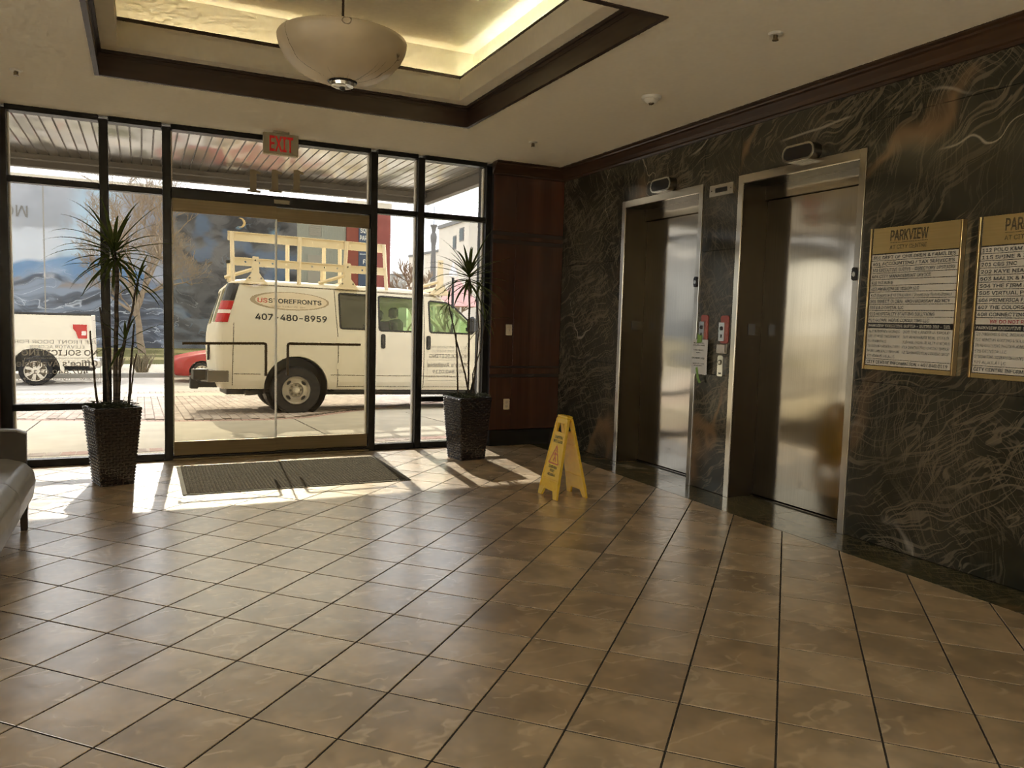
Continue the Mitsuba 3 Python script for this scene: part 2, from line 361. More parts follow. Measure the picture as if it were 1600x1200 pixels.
obj('coffer_wall', ring(CX0-.06, CX1+.06, CY0-.06, CY1+.06, .03, Z1, Z3), 'm_ceiling', c0)
obj('coffer_top', bx(CX0-.09, CX1+.09, CY0-.09, CY1+.09, Z3, Z3+.04), 'm_ceiling', c0)
t0 = tag(obj('trim_1', cat([ring(CX0+.012, CX1-.012, CY0+.012, CY1-.012, .03, H-.008, H+.030), ring(CX0+.004, CX1-.004, CY0+.004, CY1-.004, .03, H+.030, Z1-.045), ring(CX0+.010, CX1-.010, CY0+.010, CY1-.010, .03, Z1-.045, Z1-.001),
      ring(CX0+.028, CX1-.028, CY0+.028, CY1-.028, .03, Z1-.022, Z1-.001)]), 'm_coffertrim'), 'dark wood trim lining the ceiling coffer opening', kind='structure')
tag(obj('trim_2', ring(i0-.012, i1+.012, j0-.012, j1+.012, .05, Z2, Z2+.03), 'm_coffertrim'), 'thin dark wood trim round the upper cove of the coffer', kind='structure')
# cove lamps lying on the ledge behind the thin trim
for n_, (a, b, c, d) in enumerate(((i0, i1, j1+.055, j1+.085), (i0, i1, j0-.085, j0-.055), (i0-.085, i0-.055, j0, j1), (i1+.055, i1+.085, j0, j1))):
    k = obj('cove_lamp', bx(a, b, c, d, Z1+.022, Z1+.05), 'm_white')
    scene[k]['emitter'] = {'type': 'area', 'radiance': rgb(np.array(COVE)*(1.0, .7, .45, 3.0)[n_])}
    tag(k, 'hidden strip lamp in the coffer cove along its '+('street', 'rear', 'left', 'elevator')[n_]+' side', 'lamp', 'strip lamps in the coffer cove')
# wall_right: marble
tag(obj('wall_right', cat([bx(.02, .3, E1[1], .3, 0, H), bx(.02, .3, E2[1], E1[0], 0, H), bx(.02, .3, YB, E2[0], 0, H), bx(.02, .3, E1[0], E1[1], ETOP, H), bx(.02, .3, E2[0], E2[1], ETOP, H), bx(.30, .4, YB, .3, 0, H+.7)]), 'm_black'),
    'polished dark green and brown marble elevator wall', kind='structure')
zr = [.002, .954, 1.947, H-.05]
cols = [(-.001, E1[1]+.001, zr), (E1[0], E2[1], [.002, .954, 1.947, H-.05]), (E2[0], -5.55, [.002, 1.02, 2.653, H-.05]), (-5.55, -7.1, [.002, 1.02, 2.653, H-.05]), (-7.1, -8.7, [.002, 1.02, 2.653, H-.05]), (-8.7, -10.5, [.002, 1.02, 2.653, H-.05]), (-10.5, YB, [.002, 1.02, 2.653, H-.05])]
for a, b, zz in cols:
    for z0, z1 in zip(zz[:-1], zz[1:]): obj('marble_panel', bx(0, .022, b+.001, a-.001, z0+.001, z1-.001, .0012), 'm_marble', 'wall_right')
for e in (E1, E2): obj('marble_panel', bx(0, .022, e[0]+.001, e[1]-.001, ETOP+.002, H-.05, .0012), 'm_marble', 'wall_right')
# crown moulding profile (along the wall): (out, z)
CR = [(0, 2.852), (.018, 2.852), (.022, 2.868), (.034, 2.876), (.052, 2.90), (.088, 2.935), (.104, 2.944), (.108, 2.955), (.1345, 2.962), (.1345, H), (0, H)]
def crown_y(y0, y1, x=0.0): return put_on(prism([(a, b) for a, b in CR], abs(y1-y0)), (x, max(y0, y1), 0), ((-1, 0, 0), (0, 0, 1), (0, -1, 0))) if True else None
def fix(m):
    m = m.copy()
    if m.volume < 0: m.invert()
    return m
tag(obj('trim_3', fix(crown_y(YB, -.05)), 'm_darkwood'), 'dark wood crown moulding along the top of the marble wall', kind='structure')
# wall_front: cherry wood piers beside the storefront
WX = -0.815; WY = -.12
fx = -5.22
tag(obj('wall_front', cat([bx(WX-.02, .0, WY+.02, .30, 0, H), bx(XL, fx, WY+.02, .30, 0, H), bx(fx, WX, .0, .30, H, 4.2), bx(WX-.02, .3, .0, .30, H, 4.2), bx(XL, fx, .0, .3, H, 4.2)]), 'm_black'), 'front wall with dark cherry wood panelling beside the storefront glass', kind='structure')
xs = -.575
BANDS = [(.172, .732), (.771, .832), (.858, 2.146), (2.19, 2.232), (2.275, 2.85)]
for (a, b) in ((WX-.02, xs), (xs, -.001)):
    for (z0, z1) in BANDS: obj('wood_panel', bx(a+.0008, b-.0008, WY, WY+.022, z0, z1, .002), 'm_cherry', 'wall_front')
for (a, b) in ((XL, -6.4), (-6.4, fx+.02)):
    for (z0, z1) in BANDS: obj('wood_panel', bx(a+.0008, b-.0008, WY, WY+.022, z0, z1, .002), 'm_cherry', 'wall_front')
def crown_x(x0, x1, y): return fix(put_on(prism(CR, x1-x0), (x0, y, 0), ((0, -1, 0), (0, 0, 1), (1, 0, 0))))
tag(obj('trim_4', cat([crown_x(WX-.045, -.0, WY)]), 'm_darkwood'), 'dark wood crown moulding above the cherry wood pier', kind='structure')
tag(obj('trim_5', cat([crown_x(XL, fx+.045, WY)]), 'm_darkwood'), 'dark wood crown moulding left of the storefront', kind='structure')
tag(obj('baseboard_front', bx(WX-.02, .0, WY-.022, WY+.02, 0, .17, .004), 'm_baseboard'), 'black baseboard below the cherry wood pier', kind='structure')
tag(obj('baseboard_left', bx(XL, fx+.02, WY-.022, WY+.02, 0, .17, .004), 'm_baseboard'), 'black baseboard left of the storefront', kind='structure')
LW0, LW1, LWT = -11.8, -3.0, 2.82          # added side glazing, out of view, to let daylight into the lobby
tag(obj('wall_left', cat([bx(XL-.2, XL, LW1, .3, -.12, H+.8), bx(XL-.2, XL, YB, LW0, -.12, H+.8), bx(XL-.2, XL, LW0, LW1, LWT, H+.8), bx(XL-.2, XL, LW0, LW1, -.12, .08)]), 'm_wallpaint'), 'pale left lobby wall with added side glazing', kind='structure')
w2 = 'window_2'; labels[w2] = {'label': 'added black framed side glazing in the unseen left lobby wall', 'kind': 'structure'}
for y in np.linspace(LW0, LW1, 7): obj('mullion', bx(XL-.1, XL-.02, y-.035, y+.035, .08, LWT, .004), 'm_frame', w2)
for z in (.11, LWT-.03): obj('transom', bx(XL-.1, XL-.02, LW0, LW1, z-.03, z+.03, .004), 'm_frame', w2)
for a, b in zip(np.linspace(LW0, LW1, 7)[:-1], np.linspace(LW0, LW1, 7)[1:]): obj('pane', grid_quad((XL-.06, a+.03, .1), (XL-.06, b-.03, .1), (XL-.06, b-.03, LWT-.02), (XL-.06, a+.03, LWT-.02)), 'm_glass', w2)
tag(obj('wall_back', bx(XL-.2, .4, YB-.2, YB, 0, H+.8), 'm_wallpaint'), 'plain back lobby wall', kind='structure')
tag(obj('roof', bx(XL-.2, .4, YB-.2, .3, 3.75, 3.95), 'm_stucco'), 'flat roof over the lobby', kind='structure')

# ================================================================== storefront
M0, M1, M2, M3, M4, M5 = -5.17, -4.43, -3.942, -2.085, -1.6005, -.853
TZ, HZ0, HZ1 = 2.383, 2.352, 2.425
w1 = 'window_1'; labels[w1] = {'label': 'black framed storefront glazing of the lobby entrance', 'kind': 'structure'}
def vbar(x, w, z0=0.0, z1=H-.03): obj('mullion', bx(x-w/2, x+w/2, -.045, .06, z0, z1, .004), 'm_frame', w1)
def hbar(a, b, z, h, nm='transom'): obj(nm, bx(a, b, -.04, .055, z-h/2, z+h/2, .004), 'm_frame', w1)
vbar(M0, .09); vbar(M5, .075)
for m_ in (M1, M2, M3, M4): vbar(m_, .068)
xsn = [M0, M1, M2, M3, M4, M5]
for k_ in range(5):
    a, b = xsn[k_]+.036, xsn[k_+1]-.036
    hbar(a, b, H-.02, .05, 'head_rail')
    if k_ == 2:
        obj('door_header', bx(a, b, -.075, .075, 2.335, 2.428, .004), 'm_frame', w1)
    else:
        hbar(a, b, TZ, .052); hbar(a, b, .03, .06, 'sill_rail')
hbar(M0+.04, M1-.036, .505, .055); hbar(M4+.036, M5-.036, at(680, 623, 0)[2], .05)
# bright inner edges of the mullions towards the street
for x in (M0+.052, M2+.042, M3-.042, M4-.041, M5-.045):
    obj('glazing_bead', bx(x-.006, x+.006, .02, .065, .06, H-.05), 'm_whitemetal', w1)
def pane(x0, x1, z0, z1, y=.01, mat='m_glass', parent=w1):
    return obj('pane', grid_quad((x0, y, z0), (x1, y, z0), (x1, y, z1), (x0, y, z1)), mat, parent)
zl = .505; zr_ = at(680, 623, 0)[2]
for k_ in range(5):
    a, b = xsn[k_]+.034, xsn[k_+1]-.034
    pane(a, b, TZ+.02, H-.04)
    if k_ == 0: pane(a, b, .05, zl-.02); pane(a, b, zl+.02, TZ-.02)
    elif k_ == 4: pane(a, b, .05, zr_-.02); pane(a, b, zr_+.02, TZ-.02)
    elif k_ != 2: pane(a, b, .05, TZ-.02)
# brass nameplate on the header
obj('header_plate', bx(-3.04, -2.90, -.082, -.074, 2.36, 2.395, .001), 'm_exitbody', w1)
tag(obj('door_threshold', bx(M2+.03, M3-.03, -.07, .12, 0, .022, .004), 'm_bronze'), 'bronze threshold strip under the sliding doors', kind='structure')
obj('door_track', bx(M2+.03, M3-.03, -.075, .03, .022, .044, .002), 'm_frame', 'door_threshold')
XS = -3.013
def leaf(name, x0, x1, y, lab, top, bot):
    t = thing(name, lab, 'door', kind='structure'); labels[t].pop('category')
    obj('top_rail', bx(x0, x1, y-.018, y+.018, top-.125, top, .002), 'm_bronze', t)
    obj('bottom_rail', bx(x0, x1, y-.018, y+.018, bot, bot+.125, .002), 'm_bronze', t)
    obj('pane', grid_quad((x0, y, bot+.12), (x1, y, bot+.12), (x1, y, top-.12), (x0, y, top-.12)), 'm_doorglass', t)
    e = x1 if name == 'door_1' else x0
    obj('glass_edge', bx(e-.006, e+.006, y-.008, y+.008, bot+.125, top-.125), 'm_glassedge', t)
    return t
d1 = leaf('door_1', M2+.04, XS, -.045, 'left tinted sliding glass door with bronze rails', 2.345, .045)
d2 = leaf('door_2', XS, M3-.04, -.005, 'right tinted sliding glass door with bronze rails', 2.33, .045)
hz, hzb = 1.067, .765
xa, xb = at(285, 535, -.1)[0], at(563, 538, -.07)[0]
obj('push_bar', tube([(xa, -.11, hz-.006), (-3.13, -.11, hz), (-3.118, -.11, hz-.006), (-3.115, -.11, hz-.02), (-3.115, -.11, hzb)], .0125, 10), 'm_inkbrown', d1, smooth=50)
obj('standoff', cat([cyl((-3.115, -.11, hzb+.01), (-3.115, -.045, hzb+.01), .01, 10), cyl((xa+.02, -.11, hz-.006), (xa+.02, -.045, hz-.006), .01, 10)]), 'm_inkbrown', d1)
obj('push_bar', tube([(xb, -.07, hz-.004), (-2.895, -.07, hz), (-2.906, -.07, hz-.006), (-2.91, -.07, hz-.02), (-2.91, -.07, hzb)], .0125, 10), 'm_inkbrown', d2, smooth=50)
obj('standoff', cat([cyl((-2.91, -.07, hzb+.01), (-2.91, -.005, hzb+.01), .01, 10), cyl((xb-.02, -.07, hz-.004), (xb-.02, -.005, hz-.004), .01, 10)]), 'm_inkbrown', d2)
# the reversed lettering on the glass and the house number
def glass_sign(x_right, x_left, ztop, sc, lines, lab, box_top, box_bot, bx0, bx1):
    t = thing('window_lettering', lab, 'lettering')
    for s, z, h, w, c in lines:
        m = text(s, h, w, .0006, h > .03)
        obj('lettering', put_on(m, (c+w/2, .0115, z), FOUT), 'm_glassletter', t)
    b = .003
    obj('border', cat([bx(bx0, bx1, .011, .0118, z-b/2, z+b/2) for z in (box_top, box_bot)]+[bx(x-b/2, x+b/2, .011, .0118, box_bot, box_top) for x in (bx0, bx1)]), 'm_glassletter', t)
p = lambda x, y: at(x, y, 0)
L0 = p(39, 590); Lc = p(96, 555)[0]
zz = lambda y: p(96, y)[2]
glass_sign(0, 0, 0, 1, [('USE FRONT DOOR FOR', zz(537), zz(531.5)-zz(537), .62, Lc-.03), ('ELEVATOR ACCESS', zz(544.5), zz(539.5)-zz(544.5), .40, Lc-.03), ('NO SOLICITING', zz(555.5), zz(547)-zz(555.5), .56, Lc-.01),
    ("Office's Available", zz(572.5), zz(563.5)-zz(572.5), .60, Lc-.03), ('407.840.0119', zz(584), zz(578)-zz(584), .45, Lc-.03), ('www.citycentre.info', zz(594), .02, .6, Lc-.02)],
    'pale reversed lettering on the left pane behind the taller planter', zz(559.5), zz(598.5), L0[0], min(L0[0]+.72, M1-.05))
Rc = p(702, 560)[0]; zz = lambda y: p(702, y)[2]
glass_sign(0, 0, 0, 1, [('USE FRONT DOOR FOR', zz(544.5), zz(541)-zz(544.5), .46, Rc), ('ELEVATOR ACCESS', zz(550.5), zz(547)-zz(550.5), .38, Rc), ('NO SOLICITING', zz(559.5), zz(553.5)-zz(559.5), .44, Rc),
    ("Office's Available", zz(573.5), zz(567)-zz(573.5), .47, Rc), ('407.840.0119', zz(583.5), zz(578)-zz(583.5), .36, Rc), ('www.citycentre.info', zz(590), .016, .46, Rc)],
    'pale reversed lettering on the right pane behind the smaller planter', zz(562.5), zz(594.5), p(668, 580)[0], min(p(668, 580)[0]+.56, M5-.06))
one = Polygon([(-.055, 0), (.06, 0), (.06, .02), (.038, .02), (.038, .205), (.0, .205), (-.055, .185), (-.055, .165), (-.02, .17), (-.02, .02), (-.055, .02)])
hn = thing('house_number', 'three brown serif digits 111 on the transom glass above the doors', 'house number')
for px in (397, 431, 465):
    q = p(px, 299)
    obj('digit', put_on(prism(affinity.scale(one, -1, 1, origin=(0, 0)), .004), (q[0]+.003, .018, q[2]-.005), FWALL), 'm_glyph', hn)

# ================================================================== elevators
def floor_plate(y, z): pass
def elevator(e, lab):
    y0, y1 = e
    t = thing('elevator', lab, 'elevator')
    obj('jamb', bx(-.012, REC, y1-JW, y1, 0, ETOP, .002), 'm_steelframe', t)
    obj('jamb', bx(-.012, .02, y0, y0+JW, 0, ETOP, .002), 'm_steelframe', t)
    obj('header', bx(-.012, .02, y0+JW, y1-JW, ETOP-.062, ETOP, .002), 'm_steelframe', t)
    a, b = y0+JW, y1-JW
    obj('reveal', bx(.0, REC, b-.002, b+.004, 0, ETOP-.06), 'm_reveal', t)
    obj('reveal', bx(.02, REC, a-.02, a, 0, ETOP-.06), 'm_reveal', t)
    obj('reveal', bx(.02, REC, a, b, ETOP-.062, ETOP-.05), 'm_reveal', t)
    obj('lintel', bx(REC-.04, REC+.02, a, b, ETOP-.17, ETOP-.055, .002), 'm_steel', t)
    obj('door_panel', bx(REC-.012, REC+.02, a, b, .012, ETOP-.173, .003), 'm_steel', t, label='brushed stainless steel sliding panel')
    obj('sill', bx(REC-.05, REC+.03, a, b, 0, .008, .002), 'm_steeldark', t)
    obj('braille_plate', bx(REC-.15, REC-.08, b-.008, b-.002, 1.28, 1.37, .001), 'm_blackgloss', t)
    z = 1.62
    s = put_on(prism(rrect(.036, .085, .017), .02), (-.012, y0+JW*.5+.018, 1.66), RW)
    k = obj('door_sensor', s, 'm_blackgloss', t)
    obj('lens', put_on(prism(Polygon(np.c_[.011*np.cos(np.linspace(0, 6.2, 16)), .016*np.sin(np.linspace(0, 6.2, 16))]), .003), (-.031, y0+JW*.5, 1.70), RW), 'm_chrome', k)
    return t
elevator(E1, 'farther stainless steel elevator entrance with a plain brushed door, left of the call buttons')
elevator(E2, 'nearer stainless steel elevator entrance with a brushed door, beside the tenant directory boards')
def lantern(yc, zc, lab):
    t = thing('hall_lantern', lab, 'hall lantern', 'oval lanterns above the elevators')
    w, h = .285, .115
    obj('housing', put_on(prism(rrect(w, h, h/2-.001, 10), .075), (0, yc+w/2, zc-h/2), RW), 'm_steeldark', t, smooth=30)
    ringp = rrect(w, h, h/2-.001, 10); inner = ringp.buffer(-.013)
    obj('rim', put_on(prism(ringp.difference(inner), .006), (-.075, yc+w/2, zc-h/2), RW), 'm_chrome', t, smooth=30)
    obj('lens', put_on(prism(inner.buffer(-.0005), .003), (-.075, yc+w/2, zc-h/2), RW), 'm_blackgloss', t)
def on_wall(px, py, x=0.0):
    d = ray(px, py); return CAM+d*((x-CAM[0])/d[0])
q = on_wall(1031, 289, -.08); lantern(q[1], q[2], 'oval black hall lantern above the farther elevator')
q = on_wall(1246, 238, -.08); lantern(q[1], q[2], 'oval black hall lantern above the nearer elevator')
fi = thing('floor_indicator', 'rectangular steel floor indicator plate high between the two elevators', 'floor indicator')
q = on_wall(1110, 311); q2 = on_wall(1148, 281); W_, H_ = q[1]-q2[1], q2[2]-q[2]-.025
pl_ = sbox(0, 0, W_, H_); wn = sbox(W_*.24, H_*.28, W_*.76, H_*.72)
obj('plate', put_on(prism(pl_.difference(wn), .012), (0, q[1], q[2]+.012), RW), 'm_steelframe', fi)
obj('display', put_on(prism(wn, .004), (0, q[1], q[2]+.012), RW), 'm_blackgloss', fi)
obj('screw', cat([cyl((-.012, q[1]-W_*f_, q[2]+.012+H_*.5), (-.015, q[1]-W_*f_, q[2]+.012+H_*.5), .006, 10) for f_ in (.1, .9)]), 'm_steeldark', fi)
def keyswitch(x0, y0, x1, y1, lab):
    t = thing('key_switch', lab, 'key switch', 'fire service key switches between the elevators')
    a, b = on_wall(x0, y1), on_wall(x1, y0); w, h = a[1]-b[1], abs(on_wall((x0+x1)/2, y0)[2]-on_wall((x0+x1)/2, y1)[2])
    zb = on_wall((x0+x1)/2, y1)[2]
    obj('backplate', put_on(prism(rrect(w, h, w*.25), .008), (0, a[1], zb), RW), 'm_keyred', t, smooth=30)
    fw, fh = w*.68, h*.66
    obj('faceplate', put_on(prism(rrect(fw, fh, .006), .022), (-.008, a[1]-w*.06, zb+h*.09), RW), 'm_chrome', t)
    obj('lock', cyl((-.03, a[1]-w*.06-fw/2, zb+h*.09+fh*.68), (-.036, a[1]-w*.06-fw/2, zb+h*.09+fh*.68), .016, 16), 'm_black', t)
    obj('keyhole', bx(-.033, -.03, a[1]-w*.06-fw/2-.008, a[1]-w*.06-fw/2+.006, zb+h*.09+fh*.18, zb+h*.09+fh*.36), 'm_black', t)
    return t
keyswitch(1095, 492, 1108, 534, 'red-backed steel key switch above the taped paper notice')
keyswitch(1125.5, 493, 1140.5, 537, 'red-backed steel key switch above the white box and call button')
a = on_wall(1124, 552); b = on_wall(1137, 539.6)
tag(obj('card_reader', bx(-.035, 0, b[1], a[1], a[2], b[2]+.006, .004), 'm_plastic'), 'small white box on the marble between key switch and call button', 'card reader')
cb = thing('call_button', 'chrome elevator call button plate below the white box', 'call button')
a = on_wall(1123, 587.6); b = on_wall(1133, 556)
obj('plate', put_on(prism(rrect(a[1]-b[1], b[2]-a[2], .012), .022), (0, a[1], a[2]), RW), 'm_chrome', cb)
yc = (a[1]+b[1])/2; zc = a[2]+(b[2]-a[2])*.68
obj('button', cyl((-.022, yc, zc), (-.028, yc, zc), .021, 20), 'm_steeldark', cb)
obj('button_core', cyl((-.028, yc, zc), (-.031, yc, zc), .012, 16), 'm_chrome', cb)
obj('jewel', bx(-.024, -.02, yc-.018, yc+.012, a[2]+.018, a[2]+.03), 'm_black', cb)
# taped notice
nt = thing('paper_notice', 'white printed paper notice taped beside the farther elevator', 'notice')
a = on_wall(1082, 583); b = on_wall(1111, 531); nw, nh = a[1]-b[1], b[2]-a[2]
v = []; f_ = []
for i in range(9):
    for j in range(5):
        s, r_ = j/4, i/8
        v.append((-.016-.012*math.sin(s*2.6)*(1-abs(2*r_-1)*.4)-.01*s, a[1]-nw*s, a[2]+nh*r_))
for i in range(8):
    for j in range(4):
        k_ = i*5+j; f_ += [(k_, k_+1, k_+6), (k_, k_+6, k_+5)]
obj('sheet', mesh(v, f_), 'm_paper', nt, smooth=True)
for s, zf, hf, wf in (('NOTICE TO ALL', .9, .03, .62), ('ELEVATOR USERS', .84, .028, .66), ('ELEVATOR KEY', .7, .03, .62), ('PANEL', .63, .03, .25), ('DO NOT USE', .46, .055, .72), ('Please use the other', .32, .028, .7), ('elevator only', .26, .028, .5)):
    obj('lettering', put_on(text(s, nh*hf*.8, nw*wf, .0008), (-.0345, a[1]-nw*(1-wf)/2, a[2]+nh*(zf-.02)), RW), 'm_ink', nt)
obj('tape', put_on(prism([(0, 0), (.06, .005), (.055, .07), (.035, .06), (.008, .075)], .0012), (-.034, a[1]-nw*.38, a[2]+nh-.03), RW), 'm_tapegreen', nt)
obj('tape', put_on(prism([(.0, .08), (.022, .09), (.05, .0), (.075, -.035), (.05, -.045), (.02, .0)], .0012), (-.033, a[1]-nw*.36, a[2]-.03), RW), 'm_tapegreen', nt)

# ================================================================== directory boards
def directory(y0, y1, lab, rows, cols_, red=None):
    t = thing('directory_board', lab, 'directory board', 'tenant directory boards')
    W = y0-y1; zt, zb = 1.975, 1.10; th = .034
    P = lambda u, z, d=0.0: (-th-d, y0-u, z)
    obj('backing', bx(-th+.004, 0, y1+.004, y0-.004, zb+.002, zt-.002), 'm_black', t)
    obj('edge_rail', bx(-th-.008, 0, y0-.012, y0, zb, zt, .002), 'm_goldedge', t)
    obj('edge_rail', bx(-th-.008, 0, y1, y1+.012, zb, zt, .002), 'm_goldedge', t)
    hb = zt-.158
    hd = obj('header_panel', bx(-th-.003, -.01, y1+.013, y0-.022, hb, zt-.001, .001), 'm_gold', t)
    u0 = W*.24
    obj('lettering', put_on(text('PARKVIEW', .062, .25, .0012), P(u0, zt-.085, .003), RW), 'm_inkbrown', hd)
    obj('rule', put_on(sboxm(.25, .003), P(u0, zt-.098, .003), RW), 'm_inkbrown', hd)
    obj('lettering', put_on(text('AT CITY CENTRE', .024, .245, .0012, False), P(u0, zt-.136, .003), RW), 'm_inkbrown', hd)
    z = hb-.006; pitch = .0383
    for r_ in rows:
        k = obj('name_strip', bx(-th, -.012, y1+.014, y0-.02, z-pitch+.0035, z, .001), 'm_strip', t)
        if r_:
            w = min(r_[1], W-.05)
            obj('lettering', put_on(text(r_[0], .0185, w, .0008, r_[2] if len(r_) > 2 else True), P(.028+(r_[4] if len(r_) > 4 else 0), z-pitch+.0105), RW), r_[3] if len(r_) > 3 else 'm_ink', k)
        z -= pitch
    k = obj('black_strip', bx(-th, -.012, y1+.014, y0-.02, z-.028, z, .001), 'm_blackgloss', t)
    obj('lettering', put_on(text('PARKVIEW EXECUTIVE SUITES • SUITES 302 - 321', .0165, W-.06, .0008), P(.026, z-.0225), RW), 'm_strip', k)
    z -= .031
    hgt = .188
    k = obj('tenant_panel', bx(-th, -.012, y1+.014, y0-.02, z-hgt, z, .001), 'm_strip', t)
    for ci, (us, col) in enumerate(cols_):
        for ri, (s, w) in enumerate(col):
            obj('lettering', put_on(text(s, .0165, w, .0008, False), P(us, z-.026-ri*.0305), RW), 'm_ink', k)
    z -= hgt+.003
    k = obj('name_strip', bx(-th, -.012, y1+.014, y0-.02, z-.037, z, .001), 'm_strip', t)
    obj('lettering', put_on(text('CITY CENTRE INFORMATION • 407.840.0119', .0185, W-.06, .0008), P(.028, z-.027), RW), 'm_ink', k)
    z -= .041
    obj('bottom_panel', bx(-th-.003, -.01, y1+.013, y0-.014, zb+.001, z, .001), 'm_gold', t)
def sboxm(w, h): return prism(sbox(0, 0, w, h), .001)
directory(-4.117, -4.72, 'gold framed tenant directory board beside the nearer elevator, fully in view',
    [('301 DEPT OF CHILDREN & FAMILIES', .545), ('401 ACCOUNTING / TAX SERVICES', .54), ('302 EXECUTIVE SUITES - DIRECTORY UPSTAIRS', .545), ('404 CITY MANAGEMENT OFFICE', .40), ('410 1ST RUB B', .15), ('412 AM BUSINESS VISION LLC', .33),
     ('413 Department of Education / Vocational Rehabilitation', .535, False), ('501 DIRECT GLOBAL AND HADASSAH AGENCY', .53), ('509 S & O CAPITAL LLC', .235), ('510 HOSPITALITY STAFFING SOLUTIONS', .44), ('511 GLOBAL NEXUS CONSULTING LLC', .41)],
    [(.026, [('302 JPI ACCOUNTING & TAX SERVICES', .225), ('303 TG ROSE INSURANCE', .225), ('304 TASNIM DO LLC', .135), ('305 ELEGANT LASHES EXTUDIO', .23), ('306 MAYLAND REALTY GROUP INC', .23), ('307 VORAUS S & O LLC', .20)]),
     (.272, [('308 THE LANDRUA GROUP', .30), ('309 KEN BAKER REAL ESTATE', .30), ('310 MILLENIAL REALTY G WORLD', .305), ('319 INNOVATED CREDIT GROUP', .305), ('321 I&M IMMIGRATION & SERVICES GROUP', .305)])])
directory(-4.812, -5.415, 'gold framed tenant directory board cut off by the right edge of the photo',
    [('112 POLO K&M INSURANCE GROUP', .50), ('115 SPINE & INJURY CENTER', .49), ('201 CBS INC', .19), ('202 KAYE NIAGARA BOTTLING', .50), ('503 MALIK & MCLEAN LAW', .44), ('504 THE FIRM RE', .27), ('505 VIRTUAL PREPARATION', .44), ('606 PRIMERICA FINANCIAL SERVICES', .52), ('607 THE COLORS COMPANY', .40), ('608 CONNECTING AND CARING', .45), ('WE DO NOT RENT BY THE HOUR', .42, True, 'm_inkred', .07)],
    [(.026, [('322 ZANGRONIS & ASSC. INSURANCE', .27), ('323 WINSTAR ROOFING & SOLAR', .27), ('324 REVITALIZING INFUSION ADMIN', .27), ('325 DESVICA LLC', .175), ('327 INTERNATIONAL DOCUMENTATION & BUSINESS', .27), ('329 ALAULA LLC', .175)]),
     (.31, [('330 LAKE REALTY', .2), ('331 TAX HELP', .2)])])

# ================================================================== wall plates, ceiling devices, exit sign, lamp
def wallplate(px, py, lab, name, cat_, outlet):
    q = at(px, py, WY); t = thing(name, lab, cat_)
    obj('cover_plate', put_on(prism(rrect(.072, .116, .006), .006), (q[0]-.036, WY, q[2]-.058), FWALL), 'm_cream', t)
    if outlet:
        for dz in (-.022, .022): obj('socket', put_on(prism(rrect(.034, .03, .012), .003), (q[0]-.017, WY-.006, q[2]+dz-.015), FWALL), 'm_plastic', t)
    else: obj('toggle', bx(q[0]-.006, q[0]+.006, WY-.018, WY-.006, q[2]-.012, q[2]+.012, .002), 'm_plastic', t)
wallplate(795, 515.5, 'cream light switch plate on the cherry wood pier', 'light_switch', 'light switch', False)
wallplate(791, 631.5, 'cream power outlet low on the cherry wood pier', 'power_outlet', 'outlet', True)
def sprinkler(px, py, lab):
    q = atz(px, py, H); t = thing('sprinkler', lab, 'sprinkler', 'ceiling sprinkler heads')
    obj('escutcheon', lathe([(.012, -.010), (.034, -.010), (.040, -.003), (.041, 0), (.0, 0)], q, 24), 'm_whitemetal', t, smooth=40)
    obj('head', cat([cyl(q-[0, 0, .01], q-[0, 0, .032], .009, 12), cyl(q-[0, 0, .036], q-[0, 0, .039], .017, 16), bx(q[0]-.014, q[0]-.010, q[1]-.003, q[1]+.003, q[2]-.038, q[2]-.01), bx(q[0]+.010, q[0]+.014, q[1]-.003, q[1]+.003, q[2]-.038, q[2]-.01)]), 'm_bronze', t)
sprinkler(25, 109, 'white sprinkler head in the ceiling left of the coffer')
sprinkler(833, 222, 'small sprinkler head in the ceiling nearest the wooden pier')
sprinkler(1212, 52, 'sprinkler head in the ceiling above the nearer elevator')
q = atz(1018, 151, H); sd = thing('smoke_detector', 'white round smoke detector on the ceiling between coffer and elevators', 'smoke detector')
obj('base', lathe([(.072, 0), (.072, -.012), (.066, -.02), (0, -.02)], q, 32), 'm_whitemetal', sd, smooth=40)
obj('chamber', lathe([(.052, -.02), (.046, -.034), (.03, -.046), (.0, -.047)], q, 32), 'm_whitemetal', sd, smooth=60)
obj('sensor', lathe([(.02, -.045), (.016, -.056), (0, -.057)], q, 20), 'm_inkbrown', sd, smooth=60)
ex = thing('exit_sign', 'beige exit sign with red letters hanging from the ceiling over the doors', 'exit sign')
ey = -.25
obj('housing', bx(-3.161, -2.855, ey-.02, ey+.02, 2.768, 2.955, .004), 'm_exitbody', ex)
obj('canopy', bx(-3.075, -2.935, ey-.03, ey+.03, 2.955, H, .004), 'm_exitbody', ex)
obj('edge_trim', bx(-3.163, -2.853, ey-.022, ey+.022, 2.762, 2.77, .001), 'm_cream', ex)
obj('lettering', put_on(text('EXIT', .128, .205, .003), (-3.108, ey-.02, 2.798), FWALL), 'm_exitred', ex)
lc = np.array([-3.024, -2.69, 0])
pl2 = thing('pendant_lamp', 'alabaster bowl pendant lamp hanging in the ceiling coffer', 'pendant lamp')
prof = []
for k_ in range(15):
    a = k_/14*PI/2
    prof.append((.055+.335*math.sin(a)**.95, 3.02-.245*math.cos(a)**1.15))
outer = prof[::1]; inner = [(r_-.008, z_+.006) for r_, z_ in prof[::-1]]
obj('bowl', lathe(outer+[(prof[-1][0]-.004, 3.026)]+inner, lc, 64), 'm_bowl', pl2, smooth=50)
obj('rod', cyl(lc+[0, 0, 2.76], lc+[0, 0, Z3], .008, 12), 'm_darkwood', pl2)
